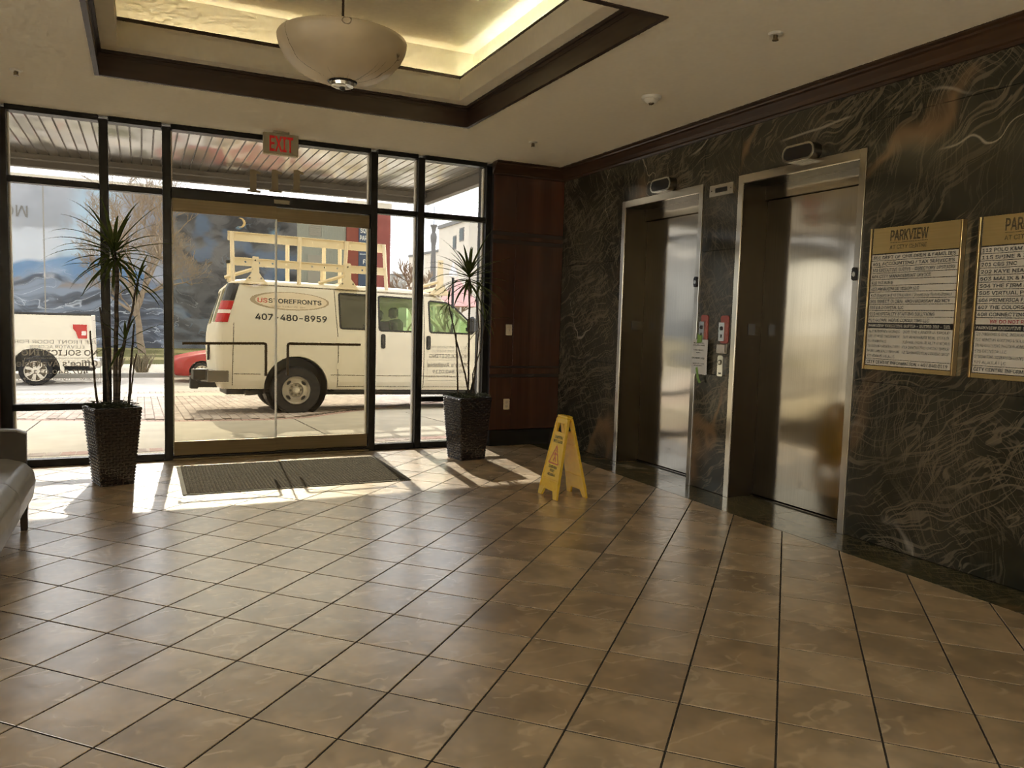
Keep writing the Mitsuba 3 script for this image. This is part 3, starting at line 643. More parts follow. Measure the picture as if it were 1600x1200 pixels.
obj('ceiling_rose', lathe([(.065, Z3), (.065, Z3-.02), (.03, Z3-.04), (.0, Z3-.045)], lc, 32), 'm_darkwood', pl2, smooth=40)
obj('finial', lathe([(.088, 2.785), (.09, 2.775), (.084, 2.768), (.0, 2.768)], lc, 32), 'm_blackgloss', pl2, smooth=40)
obj('finial_cap', lathe([(.072, 2.768), (.068, 2.75), (.05, 2.742), (.0, 2.740)], lc, 32), 'm_chrome', pl2, smooth=40)
obj('finial_knob', lathe([(.018, 2.742), (.018, 2.732), (.01, 2.725), (.0, 2.724)], lc, 20), 'm_black', pl2, smooth=40)
# added uplights on the unseen back wall, brightening the lobby
for (x, y, nx, ny, nm) in ( (-6.0, YB, 0, 1, 'back wall on the left'), (-3.8, YB, 0, 1, 'middle of the back wall'), (-1.6, YB, 0, 1, 'back wall on the right')):
    t = thing('added_sconce', 'added bowl shaped uplight sconce on the '+nm, 'added sconce')
    c = np.array([x+nx*.16, y+ny*.16, 1.95])
    obj('bowl', lathe([(.02, -.12), (.09, -.10), (.14, -.04), (.155, .02), (.148, .02), (.13, -.03), (.02, -.09)], c, 28), 'm_bronze', t, smooth=50)
    obj('bracket', bx(x, x+nx*.16+ny*.04, y, y+ny*.16+nx*.04, 1.84, 1.90), 'm_bronze', t)
    k = obj('lamp_face', fix(cyl(c+[0, 0, -.005], c+[0, 0, .005], .13, 24)), 'm_white', t)
    scene[k]['emitter'] = {'type': 'area', 'radiance': rgb(UPL)}

# ================================================================== entrance mat
mt = thing('entrance_mat', 'grey brown ribbed entrance mat in front of the sliding doors', 'mat')
mq = [atz(*p_, .008)[:2] for p_ in ((275, 730), (287, 774), (641, 748), (583, 711))]
mx0, mx1 = (mq[0][0]+mq[1][0])/2, (mq[2][0]+mq[3][0])/2; my0, my1 = (mq[1][1]+mq[2][1])/2, (mq[0][1]+mq[3][1])/2
obj('backing', bx(mx0, mx1, my0, my1, .0005, .006, .002), 'm_matedge', mt)
ribs = []
nr = 64
for k_ in range(nr):
    x = mx0+.03+(mx1-mx0-.06)*k_/nr; w = (mx1-mx0-.06)/nr
    ribs.append(mesh([(x, my0+.03, .006), (x+w*.3, my0+.03, .0115), (x+w*.65, my0+.03, .0115), (x+w*.95, my0+.03, .006), (x, my1-.03, .006), (x+w*.3, my1-.03, .0115), (x+w*.65, my1-.03, .0115), (x+w*.95, my1-.03, .006)],
                     [(0, 1, 5), (0, 5, 4), (1, 2, 6), (1, 6, 5), (2, 3, 7), (2, 7, 6), (0, 3, 2), (0, 2, 1), (4, 5, 6), (4, 6, 7)]))
obj('pile', cat(ribs), 'm_mat', mt, kind='stuff')

# ================================================================== wet floor sign
wf = thing('wet_floor_sign', 'yellow folding wet floor sign standing before the farther elevator', 'wet floor sign')
yA = -2.43
def panel(xb, xt, nm, front):
    h = .625; wb, wt = .148, .088
    out = Polygon([(-wb, 0), (-wb+.055, 0), (-wb+.08, .055), (wb-.08, .055), (wb-.055, 0), (wb, 0), (wt, h-.02), (wt-.02, h), (-wt+.02, h), (-wt, h-.02)])
    hole = Polygon([(-.055, h-.12), (.055, h-.12), (.05, h-.05), (-.05, h-.05)])
    m = prism(out.difference(hole), .016); L = math.hypot(xt-xb, h)
    dx = (xt-xb)/h; nrm = np.array([-1, 0, dx]) if front else np.array([1, 0, -dx]); nrm = nrm/np.linalg.norm(nrm)
    upv = np.array([dx, 0, 1]); upv /= np.linalg.norm(upv); Xv = np.array([0, -1.0, 0]) if front else np.array([0, 1.0, 0])
    M = (Xv, upv, nrm); o = np.array([xb, yA, 0.004])
    k = obj(nm, put_on(m, o-nrm*.016, M), 'm_yellow' if front else 'm_yellow', wf)
    # raised rim and lower ridge lines
    obj('rim', put_on(prism(out.buffer(-.002).difference(out.buffer(-.011)).difference(sbox(-1, -.1, 1, .06)), .005), o, M), 'm_yellow', k)
    obj('rim', put_on(prism(hole.buffer(.01).difference(hole), .004), o, M), 'm_yellow', k)
    if front:
        obj('ridge', put_on(cat([prism(sbox(x-.003, .062, x+.003, .13), .003) for x in np.linspace(-.1, .1, 9)]), o, M), 'm_yellow', k)
        obj('ridge', put_on(prism(sbox(-.125, .135, .125, .14), .002), o, M), 'm_yellowin', k)
        def tx(s, z, h_, w): obj('lettering', put_on(text(s, h_, w, .001), o+M[0]*(-w/2)+M[1]*z+M[2]*.0003, M), 'm_inkbrown', k)
        tx('CAUTION', .452, .022, .12); tx('WET FLOOR', .42, .022, .14)
        tri_o = Polygon([(-.07, .26), (.07, .26), (0, .395)]).buffer(.006); tri_i = Polygon([(-.07, .26), (.07, .26), (0, .395)]).buffer(-.004)
        obj('emblem', put_on(prism(tri_o.difference(tri_i), .001), o+M[2]*.0003, M), 'm_signred', k)
        fig = [Polygon([(-.004, .35), (.006, .35), (.006, .362), (-.004, .362)]), Polygon([(-.01, .345), (.006, .345), (.012, .31), (.0, .308)]), Polygon([(.0, .31), (.012, .31), (.03, .275), (.02, .272)]), Polygon([(.0, .315), (.008, .31), (-.012, .275), (-.022, .278)]), Polygon([(-.008, .342), (-.028, .32), (-.024, .315), (-.004, .334)]), Polygon([(.005, .34), (.026, .338), (.026, .33), (.006, .332)])]
        obj('emblem', put_on(cat([prism(f2, .001) for f2 in fig]), o+M[2]*.0003, M), 'm_signred', k)
        tx('CUIDADO', .222, .02, .12); tx('PISO', .193, .02, .065); tx('MOJADO', .163, .02, .115)
    else:
        obj('rim', put_on(prism(sbox(-.12, .16, .12, .17), .004), o-nrm*.02, M), 'm_yellow', k)
        obj('rim', put_on(prism(sbox(-.1, .40, .1, .41), .004), o-nrm*.02, M), 'm_yellow', k)
panel(-1.363, -1.238, 'front_panel', True)
panel(-1.085, -1.208, 'back_panel', False)
obj('hinge_cap', bx(-1.252, -1.194, yA-.075, yA+.075, .604, .628, .008), 'm_yellow', wf)

# ================================================================== sofa (cut by the left edge)
so = thing('sofa', 'grey vinyl lobby sofa with dark wooden arm and leg at the left edge', 'sofa')
sx1, sx0 = -4.775, -5.62; sy1, sy0 = -2.12, -4.2
def cushion(y0, y1):
    pr_ = [(sx0, .20), (sx1-.02, .17), (sx1+.005, .20), (sx1+.022, .30), (sx1+.012, .36), (sx1-.03, .405), (sx1-.12, .43), (sx0, .42)]
    m = prism(Polygon(pr_).buffer(-.05, quad_segs=10).buffer(.062, quad_segs=10), abs(y1-y0)-.006)
    return fix(put_on(m, (0, max(y0, y1)-.003, 0), ((1, 0, 0), (0, 0, 1), (0, -1, 0))))
ys = np.linspace(sy1-.05, sy0+.05, 4)
for a, b in zip(ys[:-1], ys[1:]): obj('seat_cushion', cushion(b, a), 'm_vinyl', so, smooth=50)
for a, b in zip(ys[:-1], ys[1:]): obj('back_cushion', bx(sx0-.12, sx0+.06, b+.003, a-.003, .2, .80, .03), 'm_vinyl', so)
arm = Polygon([(sx0-.1, .16), (sx1-.03, .16), (sx1-.015, .2), (sx1-.012, .585), (sx1-.06, .60), (sx0+.3, .628), (sx0-.1, .635)])
for y in (sy1, sy0+.05):
    k = obj('arm', fix(put_on(prism(arm, .045), (0, y, 0), ((1, 0, 0), (0, 0, 1), (0, -1, 0)))), 'm_sofawood', so)
    cap = Polygon([(sx1-.016, .583), (sx1-.010, .590), (sx1-.06, .612), (sx0+.3, .640), (sx0-.1, .647), (sx0-.1, .636), (sx0+.3, .629), (sx1-.06, .601)])
    obj('arm_cap', fix(put_on(prism(cap, .05), (0, y+.002, 0), ((1, 0, 0), (0, 0, 1), (0, -1, 0)))), 'm_vinyl', k)
for y in (sy1-.045, sy0+.03):
    for x in (sx1-.032, sx0):
        obj('leg', trimesh.convex.convex_hull(np.array([(x-.024, y-.024, .21), (x+.024, y-.024, .21), (x+.024, y+.024, .21), (x-.024, y+.024, .21), (x-.017, y-.017, 0), (x+.017, y-.017, 0), (x+.017, y+.017, 0), (x-.017, y+.017, 0)])), 'm_sofawood', so)

# ================================================================== planters and dracaenas
def planter(cx, cy, rot, wb, wt, h, lab):
    t = thing('planter', lab, 'planter')
    Rm = np.array([[math.cos(rot), -math.sin(rot)], [math.sin(rot), math.cos(rot)]])
    def P(x, y, z):
        q = Rm@np.array([x, y]); return (cx+q[0], cy+q[1], z)
    def sq(w, z): return [P(-w/2, -w/2, z), P(w/2, -w/2, z), P(w/2, w/2, z), P(-w/2, w/2, z)]
    v = sq(wb-.006, 0)+sq(wt-.006, h-.004)+sq(wt-.04, h-.004)+sq(wt-.05, h-.05)
    f = [(0, 3, 2), (0, 2, 1)]
    for r_ in range(3):
        for i in range(4):
            j = (i+1) % 4; a = r_*4
            f += [(a+i, a+j, a+4+j), (a+i, a+4+j, a+4+i)]
    f += [(12, 13, 14), (12, 14, 15)]
    obj('body', mesh(v, f), 'm_wicker', t)
    V, Fc = [], []
    rows = 25; cols_ = 6
    for side in range(4):
        ca, sa = math.cos(side*PI/2), math.sin(side*PI/2)
        for r_ in range(rows):
            z0, z1 = h*(r_+.10)/rows, h*(r_+.90)/rows
            for c_ in range(-1, cols_+1):
                u0 = (c_+(.5 if r_ % 2 else 0))/cols_; u1 = u0+1/cols_; u0, u1 = max(u0, 0), min(u1, 1)
                if u1-u0 < .05: continue
                u0 += .018; u1 -= .018
                pts = []
                def pt(u, z, d):
                    w = wb+(wt-wb)*z/h; x, y = (u-.5)*w, -w/2-d
                    return P(x*ca-y*sa, x*sa+y*ca, z)
                zm = (z0+z1)/2; um = (u0+u1)/2; b0 = len(V)
                V += [pt(u0, z0, -.003), pt(u1, z0, -.003), pt(u1, z1, -.003), pt(u0, z1, -.003)]+[pt(um+a*(u1-u0)*.36, zm+b*(z1-z0)*.24, .0055) for a, b in ((-1, -1), (1, -1), (1, 1), (-1, 1))]
                Fc += [(b0+4, b0+5, b0+6), (b0+4, b0+6, b0+7)]+[t_ for i in range(4) for t_ in ((b0+i, b0+(i+1) % 4, b0+4+(i+1) % 4), (b0+i, b0+4+(i+1) % 4, b0+4+i))]
    obj('weave', mesh(V, Fc), 'm_wicker', t, kind='stuff')
    rim = [(-wt/2, wt/2, -wt/2, -wt/2+.022), (-wt/2, wt/2, wt/2-.022, wt/2), (-wt/2, -wt/2+.022, -wt/2+.022, wt/2-.022), (wt/2-.022, wt/2, -wt/2+.022, wt/2-.022)]
    rm = cat([bx(a, b, c, d, h-.012, h+.004, .003) for a, b, c, d in rim]); rm.apply_transform(trimesh.transformations.rotation_matrix(rot, (0, 0, 1))); rm.apply_translation((cx, cy, 0))
    obj('rim', rm, 'm_wicker', t)
    so_ = bx(-wt/2+.023, wt/2-.023, -wt/2+.023, wt/2-.023, h-.05, h-.018); so_.apply_transform(trimesh.transformations.rotation_matrix(rot, (0, 0, 1))); so_.apply_translation((cx, cy, 0))
    obj('soil', so_, 'm_soil', t)
    strands = []
    for k_ in range(150):
        q = P(*(rng.uniform(-wt/2+.04, wt/2-.04, 2)), h-.02); a = rng.uniform(0, 2*PI); L = rng.uniform(.04, .09)
        up = rng.uniform(.0, .05)
        strands.append(tube([q, (q[0]+L*.5*math.cos(a), q[1]+L*.5*math.sin(a), q[2]+.02+up*.7), (q[0]+L*math.cos(a+.5), q[1]+L*math.sin(a+.5), q[2]+.012+up)], .0035, 4))
    obj('moss', cat(strands), 'm_moss', t, kind='stuff')
    return P
def blade(base, d, L, w, droop):
    d = np.asarray(d, float); d /= np.linalg.norm(d); n = 8; pts = []
    side = np.cross(d, [0, 0, 1.0]); side = side/np.linalg.norm(side) if np.linalg.norm(side) > 1e-3 else np.array([1.0, 0, 0])
    p_ = np.asarray(base, float).copy(); dd = d.copy(); V = []
    for k_ in range(n+1):
        t = k_/n; ww = w*min(1, .45+t*2.2)*(1-t**2.2)+.0012
        nrm = np.cross(side, dd)
        V += [p_-side*ww/2+nrm*ww*.18, p_.copy(), p_+side*ww/2+nrm*ww*.18]
        p_ = p_+dd*L/n; dd = dd+np.array([0, 0, -droop/n*(.4+1.6*t)]); dd /= np.linalg.norm(dd)
    f = []
    for k_ in range(n):
        a = k_*3
        for c_ in (0, 1): f += [(a+c_, a+c_+1, a+c_+4), (a+c_, a+c_+4, a+c_+3)]
    return mesh(V, f)
def tuft(t, base, axis, n, Lr, up, rot=0.0, w=.019):
    for k_ in range(n):
        a = k_*2.39996+rot+rng.uniform(-.3, .3); f = k_/max(n-1, 1)
        el = (-.55+1.75*f**1.15)+rng.uniform(-.15, .15)
        d = np.array([math.cos(a)*math.cos(el), math.sin(a)*math.cos(el), math.sin(el)])
        b = np.asarray(base)+np.asarray(axis)*(-.09+.10*f)+d*.008
        obj('leaf', blade(b, d, rng.uniform(*Lr)*(1-.25*max(0, el-.9)), w, rng.uniform(.5, 1.3)*up), 'm_leaf', t)
pot1 = planter(-4.366, -.907, math.radians(17), .235, .335, .598, 'dark woven planter left of the sliding doors, holding the taller dracaena')
pot2 = planter(-1.325, -.70, math.radians(8), .265, .35, .597, 'dark woven planter before the wooden pier, right of the doors')
dp = thing('dracaena', 'tall spiky dracaena plant in the planter left of the sliding doors', 'potted plant')
def cane(t, pts, r0, r1, y):
    P = [at(px, py, y) if len((px, py)) == 2 else None for px, py in pts]
    # resample with slight wobble
    P = np.array(P); P[0][2] = .582
    s = np.linspace(0, len(P)-1, 4*len(P)); Q = np.array([P[int(k_)]+(P[min(int(k_)+1, len(P)-1)]-P[int(k_)])*(k_-int(k_)) for k_ in s])
    Q += rng.normal(0, .0018, Q.shape)
    Q[:, 1] += np.linspace(0, rng.uniform(-.03, .03), len(Q))
    obj('cane', tube(Q, np.linspace(r0, r1, len(Q)), 8), 'm_cane', t, smooth=50)
    return Q[-1], (Q[-1]-Q[-3])/np.linalg.norm(Q[-1]-Q[-3])
y1_ = -.90
b, ax = cane(dp, [(180, 632), (181, 520), (183, 430), (178, 388)], .017, .013, y1_); tuft(dp, b, ax*1.0, 40, (.36, .52), .9, 0, .030)
tuft(dp, b-np.array([0, 0, .12]), ax, 12, (.26, .40), 1.2, 1.0, .022)
b, ax = cane(dp, [(185, 632), (188, 560), (203, 500), (216, 436)], .010, .007, y1_); tuft(dp, b, ax*.5, 10, (.2, .42), .8, .5, .021)
b, ax = cane(dp, [(183, 632), (186, 585), (196, 530)], .009, .008, y1_-.03); tuft(dp, b, ax*.6, 12, (.2, .36), .8, 2.0, .024)
cane(dp, [(153, 634), (146, 580), (140, 517)], .0085, .006, y1_); cane(dp, [(201, 634), (205, 560), (210, 506)], .009, .006, y1_); cane(dp, [(201, 634), (207, 590), (213, 552)], .006, .005, y1_-.01)
cane(dp, [(170, 632), (166, 560), (156, 480)], .009, .006, y1_+.02)
dp2 = thing('dracaena', 'thin dracaena plant in the planter right of the doors, by the wooden pier', 'potted plant')
y2_ = -.70
b, ax = cane(dp2, [(731, 622), (733, 560), (734, 480), (735, 428)], .010, .009, y2_); tuft(dp2, b, ax*.9, 44, (.28, .50), .9, .7, .030)
b, ax = cane(dp2, [(737, 622), (744, 570), (749, 515), (745, 462)], .009, .006, y2_-.02); tuft(dp2, b, ax*.5, 9, (.2, .34), 1.1, .2, .014)
b, ax = cane(dp2, [(734, 622), (727, 585), (713, 530), (701, 470)], .010, .006, y2_+.02); tuft(dp2, b, ax*.3, 6, (.12, .26), 1.4, 1.4, .012)
cane(dp2, [(716, 622), (715, 560), (714, 520)], .009, .007, y2_)
b, ax = cane(dp2, [(742, 622), (738, 585), (752, 540), (757, 500)], .007, .005, y2_-.03); tuft(dp2, b, ax*.5, 8, (.2, .36), 1.0, 2.2, .014)

# ================================================================== street
GY = np.array([-1, .1, 4.0, 4.65, 17.0, 400.0]); GZ = np.array([-.005, -.005, -.165, -.19, -.84, -.84])
def gz(y): return np.interp(y, GY, GZ)
def atg(px, py):
    d = ray(px, py); a, b = 1.0, 120.0
    for _ in range(60):
        m_ = (a+b)/2; q = CAM+d*m_
        if q[2] > gz(q[1]): a = m_
        else: b = m_
    return CAM+d*a
EDGE = [(-16, 8.6), (-5.9, 4.85), (-3.75, 3.9), (-2.6, 3.72), (-2.0, 3.86), (-1.07, 4.8), (.34, 5.95), (1.26, 6.6), (9, 11.5)]
ex_, ey_ = np.array(EDGE).T
def edge(x): return np.interp(x, ex_, ey_)
def sheet(x0, x1, fa, fb, mat, name, lab, dz=0.0, nx=60, ny=14, parent=None):
    xs_ = np.linspace(x0, x1, nx+1); V = []
    for x in xs_:
        for t in np.linspace(0, 1, ny+1):
            y = fa(x)+(fb(x)-fa(x))*t; V.append((x, y, gz(y)+dz))
    f = []
    for i in range(nx):
        for j in range(ny):
            a = i*(ny+1)+j; f += [(a, a+ny+1, a+ny+2), (a, a+ny+2, a+1)]
    return struct(name, mesh(V, f), mat, lab)
sw = sheet(-16, 9, lambda x: .28, lambda x: edge(x)-.12, 'm_concrete', 'sidewalk', 'sunlit concrete sidewalk outside the glass doors')
jt = []
for x in (-7.2, -5.4, -4.42, -2.2, -.35, 1.3, 3.1):
    yb = edge(x)-.14; jt.append(mesh([(x-.008, .3, gz(.3)+.0015), (x+.008, .3, gz(.3)+.0015), (x+.008, yb, gz(yb)+.0015), (x-.008, yb, gz(yb)+.0015), (x-.008, 4.0 if yb > 4 else yb, gz(4.0 if yb > 4 else yb)+.0015), (x+.008, 4.0 if yb > 4 else yb, gz(4.0 if yb > 4 else yb)+.0015)], [(0, 1, 5), (0, 5, 4), (4, 5, 2), (4, 2, 3)]))
obj('expansion_joint', cat(jt), 'm_joint', sw)
# brick borders: along the building and along the apron edge
xb_ = -7.0
while xb_ < 2.4:
    q = [(xb_+.004, .65), (xb_+.122, .65), (xb_+.122, .90), (xb_+.004, .90)]
    obj('brick', mesh([(x, y, gz(y)-.02) for x, y in q]+[(x, y, gz(y)+.003) for x, y in q], [(0, 1, 5), (0, 5, 4), (1, 2, 6), (1, 6, 5), (2, 3, 7), (2, 7, 6), (3, 0, 4), (3, 4, 7), (4, 5, 6), (4, 6, 7)]), 'm_paverred' if rng.random() < .25 else 'm_paver', sw)
    xb_ += .126
ban = [atg(150, 621)[1], atg(150, 616.5)[1]]
st = sheet(-60, 60, lambda x: edge(np.clip(x, -16, 9))-.14, lambda x: 20.2, 'm_joint', 'street', 'pale brick paved street in full sun', -.012, 90, 40)
pv = []
def paver_mesh(q, h=.001):
    q = np.asarray(q); c = q.mean(0); top = c+(q-c)*np.array([.86, .992])
    v = [(x, y, gz(y)-.014) for x, y in q]+[(x, y, gz(y)+h) for x, y in top]
    return mesh(v, [(0, 1, 5), (0, 5, 4), (1, 2, 6), (1, 6, 5), (2, 3, 7), (2, 7, 6), (3, 0, 4), (3, 4, 7), (4, 5, 6), (4, 6, 7)])
PW, PL = .125, .25
for i in range(int(-9.5/PW), int(6.5/PW)):
    for j in range(int(3.5/PL), int(13/PL)):
        x0, y0 = i*PW, j*PL+(PL/2 if i % 2 else 0)
        cx, cy = x0+PW/2, y0+PL/2
        if y0 < edge(cx)+.10: continue
        if ban[0]-.1 < cy < ban[1]+.1: continue
        w_ = np.array([cx, cy, gz(cy)])-CAM; z = w_@FW; px = 800+F*(w_@RT)/z
        pv.append((0 if 15 < px < 705 and not (330 < px and cy > 4.7) else 1, z, [(x0, y0), (x0+PW, y0), (x0+PW, y0+PL), (x0, y0+PL)]))
pv.sort(key=lambda t: t[:2])
for t in pv[:300]: obj('paver', paver_mesh(t[2]), 'm_paver', st)
obj('paver_field', cat([paver_mesh(t[2]) for t in pv[300:]]), 'm_paver', st, kind='stuff')
rows_ = []
x = -9.5
while x < 6:
    a, b = edge(x), edge(x+.1); rows_.append(paver_mesh([(x, a-.12), (x+.1, b-.12), (x+.1, b+.09), (x, a+.09)])); x += .1
obj('red_paver_row', cat(rows_), 'm_paverred', st, kind='stuff')
for nm, (ya, yb) in (('concrete_band', (ban[0]-.1, ban[1]+.1)), ('asphalt', (13.0, 20.1))):
    xs2 = np.linspace(-60, 60, 13) if nm == 'asphalt' else np.linspace(-12, 8, 5); V = [(x, y, gz(y)+.002) for x in xs2 for y in np.linspace(ya, yb, 9)]; f = []
    for i in range(len(xs2)-1):
        for j in range(8): a = i*9+j; f += [(a, a+9, a+10), (a, a+10, a+1)]
    obj(nm, mesh(V, f), 'm_road' if nm == 'asphalt' else 'm_concrete', st)
KY = 20.0
kb = struct('kerb', bx(-60, 60, KY, KY+.18, -.95, -.69, .02), 'm_kerb', 'grey kerb on the far side of the street')
struct('far_sidewalk', bx(-60, 60, KY+.18, KY+4.6, -.95, -.69), 'm_concrete', 'white far sidewalk behind the parked vehicles')
struct('lawn', bx(-60, 60, KY+4.6, 39, -.95, -.68), 'm_grass', 'dry grass strip in front of the painted building')
struct('far_ground', bx(-400, 400, 38.9, 500, -1.0, -.75), 'm_road', 'ground beyond the lawn')

struct('added_yard', bx(-70, XL-.25, -60, .1, -.4, -.12), 'm_bounce_yard', 'added pale yard outside the left lobby wall, bouncing sunlight inside')  # added unseen ground, kept pale to bounce sunlight up to the ceiling
# canopy over the entrance
cn = thing('canopy', 'shiny metal slatted entrance canopy with grey fascia outside the glass', 'canopy')
CXR, CYF = -.64, 2.5; SZ = 2.985
x = CXR-.1; k_ = 0
while x > -8.6:
    obj('soffit_slat', bx(x-.089, x, .09, CYF-.09, SZ, SZ+.02, .003), 'm_soffit', cn); x -= .1
obj('fascia', bx(-8.8, CXR, CYF-.09, CYF, 2.862, 3.25, .006), 'm_fascia', cn)
obj('fascia', bx(CXR-.09, CXR, .09, CYF-.09, 2.862, 3.25, .006), 'm_fascia', cn)
obj('gutter', bx(-8.8, CXR-.1, CYF-.2, CYF-.09, 2.93, SZ), 'm_fascia', cn)
obj('roof_deck', bx(-8.8, CXR, .09, CYF, SZ+.016, SZ+.05), 'm_fascia', cn)
# outside wall right of the glass
tag(obj('outer_pier', bx(WX+.025, 6, .31, .40, -.3, 5.5), 'm_stucco'), 'cream stucco pier outside, right of the glass', kind='structure')
tag(obj('outer_wall', bx(-14, fx-.04, .31, .72, -.3, 5.5), 'm_stucco'), 'cream stucco wall outside, left of the glass', kind='structure')

# ================================================================== vehicles
def ringpts(x0, x1, hw, rr, rf, n=8):
    """Rounded rectangle in plan, corners in order; same count for every level."""
    P = []
    for (cx, cy, r_, a0) in ((x1-rf, hw-rf, rf, 0), (x0+rr, hw-rr, rr, 90), (x0+rr, -hw+rr, rr, 180), (x1-rf, -hw+rf, rf, 270)):
        for k in range(n):
            a = math.radians(a0+90*k/(n-1)); P.append((cx+r_*math.cos(a), cy+r_*math.sin(a)))
    return P
def densify(P, m=4):
    out = []
    for a, b in zip(P, P[1:]+P[:1]):
        L = math.hypot(b[0]-a[0], b[1]-a[1]); 
        for k in range(m): out.append((a[0]+(b[0]-a[0])*k/m, a[1]+(b[1]-a[1])*k/m))
    return out
def loft(levels, yc):
    V, f = [], []; n = None
    for (z, hw, x0, x1, rr, rf) in levels:
        P = ringpts(x0, x1, hw, rr, rf); n = len(P); V += [(x, yc+y, z) for x, y in P]
    K = len(levels)
    for k in range(K-1):
        for i in range(n):
            j = (i+1) % n; f += [(k*n+i, k*n+j, (k+1)*n+j), (k*n+i, (k+1)*n+j, (k+1)*n+i)]
    c0_, c1_ = len(V), len(V)+1
    V += [tuple(np.mean(V[:n], 0)), tuple(np.mean(V[(K-1)*n:K*n], 0))]
    for i in range(n):
        j = (i+1) % n; f += [(c0_, j, i), (c1_, (K-1)*n+i, (K-1)*n+j)]
    return mesh(V, f)
def xf(M):
    def g_(m): m = m.copy(); m.apply_transform(M); return m
    return g_
def rotm(a, ax): return trimesh.transformations.rotation_matrix(a, ax)
def wheel(t, cx, y0, cz, R, W, rimR, kind, pl_, mat, side=-1):
    """Wheel whose outer face lies at y0, looking towards -y (side=-1) or +y."""
    s = side
    prof = [(rimR, -.02), (rimR+.012, 0), (R-.03, 0), (R-.008, .018), (R, .05), (R, W-.05), (R-.008, W-.018), (R-.03, W), (rimR, W)]
    m = lathe(prof+[prof[0]], n=40); 
    A = frame((cx, y0, cz), (1, 0, 0), (0, 0, 1), (0, -s, 0)) if False else None
    def P(mm):
        mm = mm.copy(); v = mm.vertices.copy(); mm.vertices = np.c_[cx+v[:, 0], y0-s*v[:, 2], cz+v[:, 1]]; 
        if mm.is_watertight and mm.volume < 0: mm.invert()
        return pl_(mm)
    w = obj('wheel', P(m), 'm_rubber', t, smooth=35)
    if kind == 'steel':
        obj('rim', P(lathe([(rimR, .0), (rimR-.012, -.004), (rimR-.02, .012), (rimR-.03, .05), (rimR*.62, .035), (rimR*.52, .03), (rimR*.45, .075), (rimR*.25, .075), (rimR*.24, .02), (rimR*.1, .012), (0.001, .012)], n=40)), mat, w, smooth=30)
        holes = []
        for k in range(4):
            a = k*PI/2+.78; c = np.array([math.cos(a), math.sin(a)])*rimR*.70
            e = affinity.rotate(affinity.translate(affinity.scale(Polygon(np.c_[np.cos(np.linspace(0, 6.1, 14)), np.sin(np.linspace(0, 6.1, 14))]), rimR*.10, rimR*.20), c[0], c[1]), math.degrees(a), origin=(c[0], c[1]))
            hm = prism(e, .004); hm.apply_translation((0, 0, .031)); holes.append(hm)
        obj('rim_hole', P(cat(holes)), 'm_black', w)
        nuts = [cyl((rimR*.36*math.cos(a), rimR*.36*math.sin(a), .075), (rimR*.36*math.cos(a), rimR*.36*math.sin(a), .05), .016, 8) for a in np.arange(8)*PI/4]
        obj('lug_nut', P(cat(nuts)), 'm_steeldark', w)
        obj('hub_cap', P(lathe([(rimR*.17, .02), (rimR*.16, -.004), (0.001, -.006)], n=20)), 'm_alloy', w, smooth=30)
    else:
        n = 10 if kind == 'spoke10' else 7
        obj('rim', P(lathe([(rimR, .0), (rimR-.012, -.004), (rimR-.022, .01), (rimR-.03, .12), (0.001, .12)], n=40)), 'm_steeldark', w, smooth=30)
        sp = []
        for k in range(n):
            a = k*2*PI/n
            w0, w1_ = (.05, .075) if n == 7 else (.035, .05)
            q = Polygon([(.03, -w0*rimR/.25*.6), (rimR-.012, -w1_*rimR/.25*.6), (rimR-.012, w1_*rimR/.25*.6), (.03, w0*rimR/.25*.6)])
            mm = prism(affinity.rotate(q, math.degrees(a), origin=(0, 0)), .03); mm.apply_translation((0, 0, .004)); sp.append(mm)
        obj('spoke', P(cat(sp)), mat, w)
        obj('rim_lip', P(lathe([(rimR+.002, .004), (rimR-.002, -.006), (rimR-.022, -.004), (rimR-.03, .03)], n=40)), mat, w, smooth=30)
        obj('hub_cap', P(lathe([(.06, .012), (.055, -.002), (0.001, -.004)], n=20)), mat, w, smooth=30)
    return w

# ---- the work van
van = thing('van', 'cream white work van with ladder rack and storefront company lettering outside the doors', 'van')
VM = trimesh.transformations.translation_matrix((-1.985, 4.635, -.189)) @ rotm(-.0525, (1, 0, 0))
VT = rotm(.018, (0, 1, 0))
vw = xf(VM); vb = xf(VM @ VT)
HWV = .985; YC = .985
LV = [(.37, .93, -1.10, 4.20, .10, .35), (.50, .965, -1.16, 4.32, .12, .4), (.80, .98, -1.20, 4.36, .13, .42), (1.05, .985, -1.215, 4.30, .13, .42), (1.12, .985, -1.212, 4.02, .13, .36), (1.18, .982, -1.21, 3.62, .13, .30),
      (1.26, .98, -1.205, 3.28, .13, .22), (1.40, .962, -1.185, 3.10, .13, .2), (1.60, .93, -1.13, 2.86, .13, .2), (1.80, .895, -1.07, 2.62, .13, .2), (1.92, .872, -1.035, 2.46, .13, .2), (1.985, .85, -1.01, 2.34, .13, .22), (2.03, .80, -.96, 2.20, .15, .25), (2.065, .68, -.85, 1.95, .2, .3), (2.085, .45, -.6, 1.5, .2, .3)]
def half(z): return float(np.interp(z, [l[0] for l in LV], [l[1] for l in LV]))
body = man(loft(LV, YC))
inn = man(loft([(z+(-.0 if z > .6 else .1), hw-.07, a+.09, min(b-.09, 3.3 if z < 1.3 else 9), max(rr-.04, .03), max(rf-.06, .05)) for z, hw, a, b, rr, rf in LV[1:12]], YC))
body = body-inn
def cyly(x, z, r_, y0, y1): return man(cyl((x, y0, z), (x, y1, z), r_, 40))
for s_ in (0.0, 3.43):
    body = body-cyly(s_-.01, .40, .485, -.2, .42)-cyly(s_-.01, .40, .485, 1.55, 2.2)
